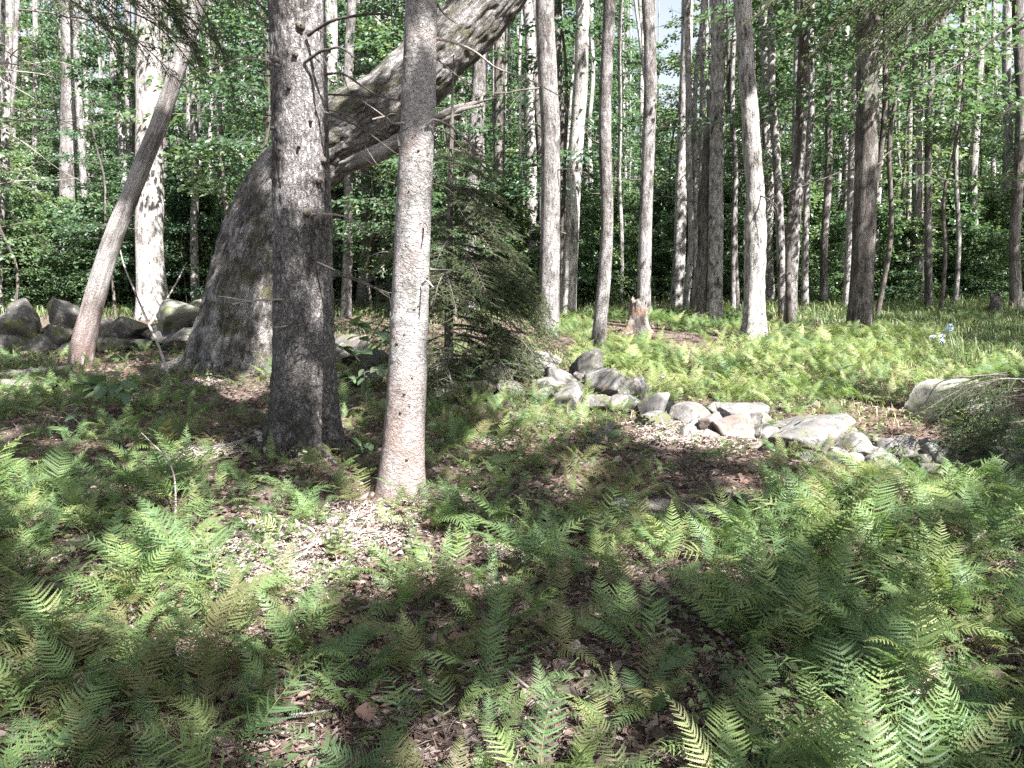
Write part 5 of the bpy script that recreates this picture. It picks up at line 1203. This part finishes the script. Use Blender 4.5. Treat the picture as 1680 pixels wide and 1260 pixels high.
ground_stick('fallen_branch', 'forked pale branch leaning between the left boulder and the floor', [(220, 565, 0), (245, 548, 15), (285, 522, 50), (310, 505, 80), (325, 495, 85)], .024, .012, 'pale_twig', .05, 'branch')
ground_stick('fallen_branch', 'thin bent branch crossing the forked pale branch', [(283, 637, 0), (262, 612, 40), (243, 600, 70), (222, 590, 110), (205, 580, 140), (197, 570, 160)], .018, .010, 'pale_twig', .05, 'branch')
ground_stick('fallen_branch', 'slim branch resting against the foot of the massive leaning tree', [(345, 540, 0), (325, 545, 8), (300, 552, 8), (268, 562, 5)], .022, .012, 'pale_twig', .05, 'branch')
ground_stick('fallen_branch', 'grey branch lying on the litter left of the spruce foot', [(420, 722), (380, 736), (325, 742)], .022, .012, 'grey_bark', .03, 'branch')
ground_stick('fallen_branch', 'thin stick on the litter below the grey branch', [(360, 760), (385, 745), (415, 738)], .010, .006, 'twig_bark', .02, 'branch')
ground_stick('dead_stalk', 'arching pale stalk above the ferns on the left', [(287, 870, 0), (288, 850, 40), (284, 830, 55), (270, 810, 62), (250, 790, 62), (232, 770, 60)], .006, .003, 'pale_twig', .0, 'stalk')
ground_stick('fallen_branch', 'short stick lying in the litter near the bottom middle', [(832, 1112), (850, 1128), (868, 1142)], .008, .006, 'pale_twig', .03, 'branch')
ground_stick('fallen_branch', 'thin grey stick among the ferns in the middle right', [(1285, 1082), (1300, 1098), (1312, 1112)], .006, .004, 'grey_bark', .03, 'branch')
ground_stick('fallen_branch', 'dark slanting stick left of the arching stalk', [(120, 785), (135, 770), (146, 757)], .006, .004, 'twig_bark', .03, 'branch')
ground_stick('surface_root', 'pale gnarled root curling out beside the spruce foot', [(423, 712, 0), (430, 725, 3), (436, 738, 4), (447, 752, 2)], .035, .03, 'pale_twig', .02, 'root', seg=14, amp=.35)
rg = np.random.default_rng(91)
for k in range(46):
    u = rg.uniform(0, 1680); v = rg.uniform(640, 1240); L = rg.uniform(14, 60) * (.5 + (v - 560) / 700); a = rg.normal(0, .5)
    ground_stick('twig', ('thin dead twig on the litter ' + ('left of the spruce' if u < 430 else 'near the pale fir' if u < 800 else 'below the tumbled wall' if v < 820 else 'among the ferns on the right') + (', upper part' if v < 900 else ', nearest the bottom edge' if v > 1080 else '')), [(u, v), (u + L * .5 * math.cos(a), v + L * .25 * math.sin(a) + rg.normal(0, 3)), (u + L * math.cos(a), v + L * .5 * math.sin(a))], rg.uniform(.003, .007), .002, rg.choice(['twig_bark', 'pale_twig', 'grey_bark']), .03, 'twig', 'dead twigs on the forest floor', seg=5)

# ------------------------------------------------------------------ conifers
def bough_mesh(name, mat, seed, droop=.35, nside=34, dens=.0065, nl=.016, width=.42):
    rg = np.random.default_rng(seed)
    n = 12; t = np.linspace(0, 1, n)
    ax = np.stack([t, .06 * np.sin(t * 3 + seed), -droop * t ** 2 + .05 * np.sin(t * 4)], 1)
    tubes = [tube(ax, np.linspace(.010, .002, n), 5, 16, seed=seed)]
    twigs = [(ax[int(n * .35):], 1)]
    for k in range(nside):
        q = .12 + .86 * k / nside; sg = 1 if k % 2 else -1
        p = np.array([np.interp(q, t, ax[:, c]) for c in range(3)])
        L = width * (1 - q) ** .7 * rg.uniform(.6, 1.1) + .05
        d = np.array([rg.uniform(.5, .9), sg * rg.uniform(.7, 1), rg.uniform(-.35, .1)]); d /= np.linalg.norm(d)
        pts = np.array([p + d * L * s + np.array([0, 0, -.12 * L * s * s]) for s in np.linspace(0, 1, 5)])
        tubes.append(tube(pts, np.linspace(.003, .001, 5), 3, 6, seed=k)); twigs.append((pts, 1))
        for j in range(int(L / .045)):
            s = rg.uniform(.2, .95); b = p + d * L * s + [0, 0, -.12 * L * s * s]; d2 = d + np.cross(d, [0, 0, 1]) * rg.choice([-1, 1]) * .9 + [0, 0, rg.uniform(-.3, .05)]; d2 /= np.linalg.norm(d2)
            l2 = rg.uniform(.03, .10) * (1.1 - s * .5)
            twigs.append((np.array([b, b + d2 * l2 * .5, b + d2 * l2 + [0, 0, -.01]]), 0))
    Cs, As = [], []
    for pts, _ in twigs:
        L = np.linalg.norm(np.diff(pts, axis=0), axis=1).sum(); m = max(4, int(L / dens * 2))
        q = rg.random(m) * (len(pts) - 1); i = np.minimum(q.astype(int), len(pts) - 2); f = (q - i)[:, None]
        c = pts[i] * (1 - f) + pts[i + 1] * f; d = pts[i + 1] - pts[i]; d /= np.linalg.norm(d, axis=1)[:, None]
        sd = rg.normal(0, 1, (m, 3)) * [1, 1, .6]
        Cs.append(c); As.append(d * .8 + sd * .75)
    Cc = np.concatenate(Cs); A = np.concatenate(As); m = len(Cc)
    A /= np.linalg.norm(A, axis=1)[:, None]; U = rg.normal(0, 1, (m, 3)); sd = np.cross(A, U); sd /= np.linalg.norm(sd, axis=1)[:, None]
    ln = rg.uniform(.7, 1.3, m)[:, None] * nl
    V = np.stack([Cc - sd * .0021, Cc + sd * .0021, Cc + A * ln], 1).reshape(-1, 3); F = np.arange(m * 3).reshape(-1, 3)
    tv, tf, tb = join(tubes); tf3 = np.concatenate([tf[:, [0, 1, 2]], tf[:, [0, 2, 3]]])
    VV = np.concatenate([V, tv]); bk = np.concatenate([V, tb])
    return mk_mesh(name, VV, np.concatenate([F, tf3 + len(V)]), smooth=False, attrs={'bark': bk}, mats=[M[mat], M['twig_bark']], midx=np.r_[np.zeros(m, int), np.ones(len(tf3), int)])
BG = [bough_mesh('bough', 'needle', 900 + s, droop=[.25, .4, .15, .55][s], nside=[34, 40, 30, 36][s]) for s in range(4)]
BGG = [bough_mesh('bough', 'needle_green', 940 + s, droop=[.3, .2][s]) for s in range(2)]

rg = np.random.default_rng(61)
hb = gp(737, 632)
hem = thing('young_conifer', 'small dark olive conifer with drooping boughs right behind the pale fir', 'conifer', hb)
V, F, Bk = tube([[0, 0, -.1], at(736, 500, hb[1]) - hb, at(738, 350, hb[1]) - hb, at(742, 180, hb[1]) - hb, at(744, 90, hb[1]) - hb], [.055, .045, .034, .018, .006], 12, 60, disp=rough_disp(.006, 8, .004, 40), seed=6)
link('trunk', mk_mesh('trunk', V, F, M['twig_bark'], attrs={'bark': Bk}), hem)
def add_bough(parent, base, u, v, Y, az, pitch, s, meshes, roll=0):
    p = at(u, v, Y) - base
    return link('bough', meshes[int(rg.integers(len(meshes)))], parent, p, (roll, pitch, az), s)
for k in range(62):
    v = rg.uniform(250, 590); L = .5 + .85 * ((v - 200) / 390) ** .8; az = rg.uniform(-1.0, .9) if rg.random() < .55 else rg.uniform(0, 6.28)
    add_bough(hem, hb, 737, v - rg.uniform(0, 25), hb[1], az, rg.uniform(.0, .42), L * rg.uniform(.5, 1.25), BG)
for u, v, az, pt, s in [(750, 380, .0, .25, 1.3), (750, 450, -.1, .33, 1.4), (750, 520, .15, .3, 1.25), (745, 410, -.2, .3, 1.35), (745, 430, -.35, .35, 1.25), (745, 470, -.6, .40, 1.3), (742, 500, -.2, .42, 1.2), (745, 400, .1, .3, 1.15), (738, 380, 3.4, .15, 1.0), (738, 420, 3.0, .2, 1.1), (735, 460, 3.7, .25, 1.0), (740, 330, -.3, .2, .9)]:
    add_bough(hem, hb, u, v, hb[1], az, pt, s, BG)
for u, v, az, pt, s in [(765, 470, -.5, .3, .7), (790, 440, -.3, .25, .6)]:
    add_bough(hem, hb, u, v, hb[1] - .3, az, pt, s, BGG)

# boughs that hang in from a big conifer over the top left
tl = np.array([-5.6, 5.2, float(gh(-5.6, 5.2)[0])])
con = thing('overhanging_conifer', 'dark conifer outside the left edge whose boughs hang into the top left corner', 'conifer', tl)
V, F, Bk = tube([[0, 0, -.1], [0.05, 0, 3], [0, .1, 7], [0, 0, 11]], [.2, .17, .11, .03], 18, 40, flare=(.4, .3, 5, 1), disp=rough_disp(.015, 4, .008, 16), seed=8)
link('trunk', mk_mesh('trunk', V, F, M['spruce_bark'], attrs={'bark': Bk}), con)
for u, v, Y, az, pt, s in [(60, -60, 6.2, .1, .30, 1.15), (150, -70, 6.6, .05, .45, 1.2), (190, -30, 6.4, .2, .35, 1.0), (90, -10, 6.0, -.2, .25, .9), (240, -60, 6.8, .3, .55, 1.1), (120, 30, 6.4, .15, .38, .95), (200, 20, 6.6, 0, .45, .8), (290, -70, 7.0, .3, .3, .9), (330, -30, 7.2, .2, .4, .7), (30, 20, 6, .3, .2, .8), (360, -60, 7.0, .0, .35, .8), (20, -30, 5.8, .0, .3, .8), (250, 10, 6.5, .1, .5, .6)]:
    add_bough(con, tl, u, v, Y, az, pt, s, BG, rg.normal(0, .4))
px_branch(con, tl, [(-60, -60), (60, -40), (150, -20), (240, -25)], 6.3, .03, .01, 'twig_bark', .3, 'branch')
# bare dead twigs at the left edge
for k in range(16):
    v0 = rg.uniform(-40, 320); u0 = -40; L = rg.uniform(90, 260); a = rg.uniform(-.3, .75)
    px_branch(con, tl, [(u0, v0), (u0 + L * .35, v0 + L * .35 * a), (u0 + L * .7, v0 + L * .7 * a + rg.normal(0, 8)), (u0 + L, v0 + L * a * 1.05 + rg.normal(0, 14))], 6.0 + rg.uniform(-.4, .6), .007, .002, rg.choice(['twig_bark', 'pale_twig']), .5, 'twig', 5, k)

# and over the top right
tr = np.array([6.0, 5.0, float(gh(6.0, 5.0)[0])])
con2 = thing('overhanging_conifer', 'dark conifer outside the right edge whose boughs hang into the top right corner', 'conifer', tr)
V, F, Bk = tube([[0, 0, -.1], [-.05, 0, 3], [0, .1, 7], [0, 0, 11]], [.2, .17, .11, .03], 18, 40, flare=(.4, .3, 5, 1), disp=rough_disp(.015, 4, .008, 16), seed=9)
link('trunk', mk_mesh('trunk', V, F, M['spruce_bark'], attrs={'bark': Bk}), con2)
px_branch(con2, tr, [(1760, -60), (1680, 22), (1640, 56), (1590, 92), (1540, 126), (1490, 146), (1440, 160)], 5.6, .014, .004, 'twig_bark', .3, 'branch', 3, 4)
px_branch(con2, tr, [(1720, -90), (1620, -40), (1560, 10), (1510, 52), (1470, 95)], 5.8, .016, .005, 'twig_bark', .2, 'branch', 3, 7)
px_branch(con2, tr, [(1720, -70), (1560, -40), (1470, 15), (1445, 50), (1420, 80)], 6.0, .012, .004, 'twig_bark', .2, 'branch', 3, 9)
for u, v, Y, az, pt, s in [(1600, -50, 5.8, 3.2, .35, 1.1), (1540, -50, 6.0, 3.1, .35, 1.1), (1480, -60, 6.1, 3.3, .25, 1.0), (1560, 0, 5.9, 3.3, .42, .75), (1520, 40, 5.8, 3.5, .5, .5), (1420, -55, 6.2, 2.9, .2, .9), (1640, -40, 5.6, 2.9, .3, .9), (1700, -60, 5.6, 3.2, .2, .8), (1510, -20, 6.0, 3.0, .5, .7), (1390, -60, 6.3, 3.2, .3, .7), (1690, 170, 6.5, 3.1, .2, .35)]:
    add_bough(con2, tr, u, v, Y, az, pt, s, BG, rg.normal(0, .4))

# the low conifer that arches over the mossy boulder at the right edge
rb = gp(1690, 770)
low = thing('young_conifer', 'low dark conifer at the right edge with a bough arching over the mossy boulder', 'conifer', rb)
V, F, Bk = tube([[0, 0, -.05], [0.02, 0, .3], [0, .05, .75], [0.02, 0, 1.25]], [.035, .03, .022, .006], 10, 30, disp=rough_disp(.004, 8, .003, 40), seed=5)
link('trunk', mk_mesh('trunk', V, F, M['twig_bark'], attrs={'bark': Bk}), low)
px_branch(low, rb, [(1700, 640), (1650, 620), (1590, 616), (1545, 630), (1515, 660), (1480, 690), (1420, 715)], rb[1] + .1, .010, .003, 'twig_bark', .4, 'branch', 3, 5)
for u, v, az, pt, s in [(1660, 612, 3.0, .30, .62), (1650, 622, 3.4, .35, .6), (1660, 628, 2.7, .35, .6), (1690, 640, 3.2, .30, .75), (1690, 690, 3.0, .25, .8), (1690, 715, 3.3, .2, .8), (1700, 625, 3.1, .10, .8), (1690, 650, 3.3, .2, .8), (1700, 680, 2.9, .25, .75), (1690, 700, 3.4, .3, .7), (1695, 730, 3.1, .35, .65), (1640, 625, 3.2, .35, .5), (1620, 640, 2.8, .4, .45), (1660, 660, 3.6, .4, .55), (1690, 640, 2.6, .2, .7), (1685, 690, 3.9, .3, .6), (1700, 740, 3.6, .2, .55)]:
    add_bough(low, rb, u, v, rb[1] + rg.normal(0, .12), az, pt, s, BG + BGG)
# bushy scraps of conifer growing on the shaded left trunk
ob = gp(330, 480); 

# ------------------------------------------------------------------ broad-leaved seedlings with leaves one can pick out
def big_leaf(seed, wid=.62):
    rg = np.random.default_rng(seed)
    st = np.linspace(0, 1, 7); wd = np.array([.02, .55, .95, 1, .8, .42, .0]) * wid / 2
    V, F = [], []
    for i, (s, w_) in enumerate(zip(st, wd)):
        z = -.22 * s * s
        V += [(s, -w_, z + .18 * w_), (s, 0, z), (s, w_, z + .18 * w_)]
    for i in range(6):
        a = i * 3
        F += [(a, a + 3, a + 4, a + 1), (a + 1, a + 4, a + 5, a + 2)]
    return np.array(V), np.array(F)
LFM = [mk_mesh('leaf', *big_leaf(k, [.6, .75, .5][k]), M['leaf']) for k in range(3)]
LFY = [mk_mesh('leaf', *big_leaf(k, [.6, .75, .5][k]), M['fern_yellow']) for k in range(2)]
def seedling(name, label, u, v, stems, leafsize, mesh=LFM, Y=None, nper=7, group=None, seed=0):
    """stems: pixel polylines starting at the foot"""
    rg = np.random.default_rng(seed + int(u))
    b = gp(u, v); Y = b[1] if Y is None else Y
    o = thing(name, label, 'seedling', b, group)
    parts = []; k = Y / FPX
    for st in stems:
        P = np.array([at(a, c, Y + rg.normal(0, .03)) for a, c in st]) - b; P[0, 2] = -.02 if st is stems[0] else P[0, 2]
        parts.append(tube(P, np.linspace(.005, .002, len(P)), 5, 8 * len(P), seed=1))
        for j in range(nper):
            q = rg.uniform(.35, 1) if j else 1.0; x = q * (len(P) - 1); i = min(int(x), len(P) - 2); p = P[i] + (P[i + 1] - P[i]) * (x - i)
            az = rg.uniform(0, 6.28); s = leafsize * rg.uniform(.6, 1.15)
            link('leaf', mesh[int(rg.integers(len(mesh)))], o, p, (rg.normal(0, .25), rg.uniform(-.15, .45), az), s)
    v_, f_, b_ = join(parts); link('stem', mk_mesh('stem', v_, f_, M['twig_bark'], attrs={'bark': b_}), o)
    return o
seedling('seedling', 'leafy maple seedling between the spruce and the pale fir', 604, 690, [[(604, 690), (600, 640), (596, 590), (590, 548), (585, 520)], [(598, 600), (570, 575), (535, 558), (500, 560)], [(596, 575), (625, 545), (650, 530)], [(600, 640), (580, 620), (560, 612)], [(598, 620), (625, 600), (648, 590)]], .15, nper=17)
seedling('seedling', 'broad leaved seedling with large leaves left of the leaning massive tree', 178, 690, [[(178, 690), (175, 650), (172, 610), (178, 588)], [(175, 650), (150, 635), (120, 622)], [(174, 640), (195, 625), (205, 645)]], .19, nper=6)
seedling('seedling', 'low leafy seedling under the small dark conifer', 752, 660, [[(752, 660), (760, 630), (790, 600), (820, 590)], [(756, 645), (725, 600), (720, 560)], [(760, 650), (790, 640), (810, 650)]], .12, nper=8)
seedling('seedling', 'small seedling with rounded leaves in front at the lower left', 170, 1225, [[(170, 1225), (172, 1205), (178, 1190)], [(171, 1210), (155, 1198)], [(171, 1212), (190, 1222)]], .085, nper=3)
seedling('seedling', 'fresh seedling with green leaves at the foot of the conifer boughs', 850, 700, [[(850, 700), (852, 680), (860, 665)], [(851, 690), (835, 678)], [(852, 690), (875, 682)]], .075, nper=4)
seedling('seedling', 'leafy seedling low between the two front trunk feet', 590, 745, [[(590, 745), (585, 730), (575, 718)], [(588, 738), (605, 726)]], .10, nper=5)
seedling('seedling', 'bright yellow green seedling under the left boulders', 290, 640, [[(290, 640), (285, 625), (278, 612)]], .10, nper=6, mesh=LFY)
seedling('seedling', 'big leaved seedling below the left boulders beside the bleached log', 120, 720, [[(120, 720), (125, 700), (130, 680)], [(122, 710), (145, 700)], [(122, 712), (100, 700)]], .13, nper=5)

# tall weeds with pale blue flower heads in the clearing
wf = gp(1545, 600)
weed = thing('wild_aster', 'tall weed with pale blue flower heads at the edge of the shaded grass', 'flower', wf)
parts = []
for pts in [[(1545, 600), (1546, 575), (1552, 550), (1558, 534)], [(1545, 600), (1543, 575), (1545, 552)], [(1547, 590), (1536, 565), (1530, 552)]]:
    P = np.array([at(a, c, wf[1]) for a, c in pts]) - wf
    parts.append(tube(P, np.linspace(.006, .003, len(P)), 5, 12, seed=2))
v_, f_, b_ = join(parts); link('stem', mk_mesh('stem', v_, f_, M['stem'], attrs={'bark': b_}), weed)
petal, t_, nd_, lk_ = new_mat('petal'); o_ = nd_.new('ShaderNodeOutputMaterial'); p_ = nd_.new('ShaderNodeBsdfPrincipled'); p_.inputs['Base Color'].default_value = (.52, .60, .72, 1); p_.inputs['Roughness'].default_value = .6; lk_.new(p_.outputs[0], o_.inputs[0])
m = 26; az = np.linspace(0, 6.28, m, endpoint=False) * 3; a = np.stack([np.cos(az), np.sin(az), np.linspace(-.3, .9, m)], 1)
v_, f_ = leaf_quads(np.zeros((m, 3)), a, np.tile([0, 0, 1.0], (m, 1)) + .01, np.full(m, .05), np.full(m, .018))
hm = mk_mesh('flower_head', v_, f_, petal, smooth=False)
for u, v in [(1558, 534), (1555, 540), (1546, 552), (1545, 560), (1531, 553), (1560, 541)]:
    link('flower_head', hm, weed, at(u, v, wf[1]) - wf, (rg.normal(0, .3), rg.normal(0, .3), 0), 1.0)

# clump of long pale grass blades beside it
gb = gp(1575, 606); rgg = np.random.default_rng(8)
n = 120; az = rgg.uniform(0, 6.28, n); L = rgg.uniform(.3, .62, n); bd = rgg.uniform(.3, 1.1, n)
Vs, Fs = [], []
for k in range(n):
    d = np.array([math.cos(az[k]), math.sin(az[k]), 0]); sd = np.array([-d[1], d[0], 0]) * .006; b0 = np.array([rgg.normal(0, .12), rgg.normal(0, .08), 0])
    t = np.linspace(0, 1, 6); o0 = len(Vs)
    for s in t:
        c = b0 + d * L[k] * bd[k] * s ** 1.6 + np.array([0, 0, L[k] * (s - .45 * bd[k] * s ** 2.4)])
        Vs += [c - sd * (1 - s * .8), c + sd * (1 - s * .8)]
    for j in range(5): Fs.append((o0 + 2 * j, o0 + 2 * j + 1, o0 + 2 * j + 3, o0 + 2 * j + 2))
tag(link('grass_tuft', mk_mesh('grass_tuft', np.array(Vs), np.array(Fs), M['grass']), loc=gb), 'sunlit clump of long arching grass beside the tall blue flowered weed', 'grass tuft')
print('objects', len(bpy.data.objects))
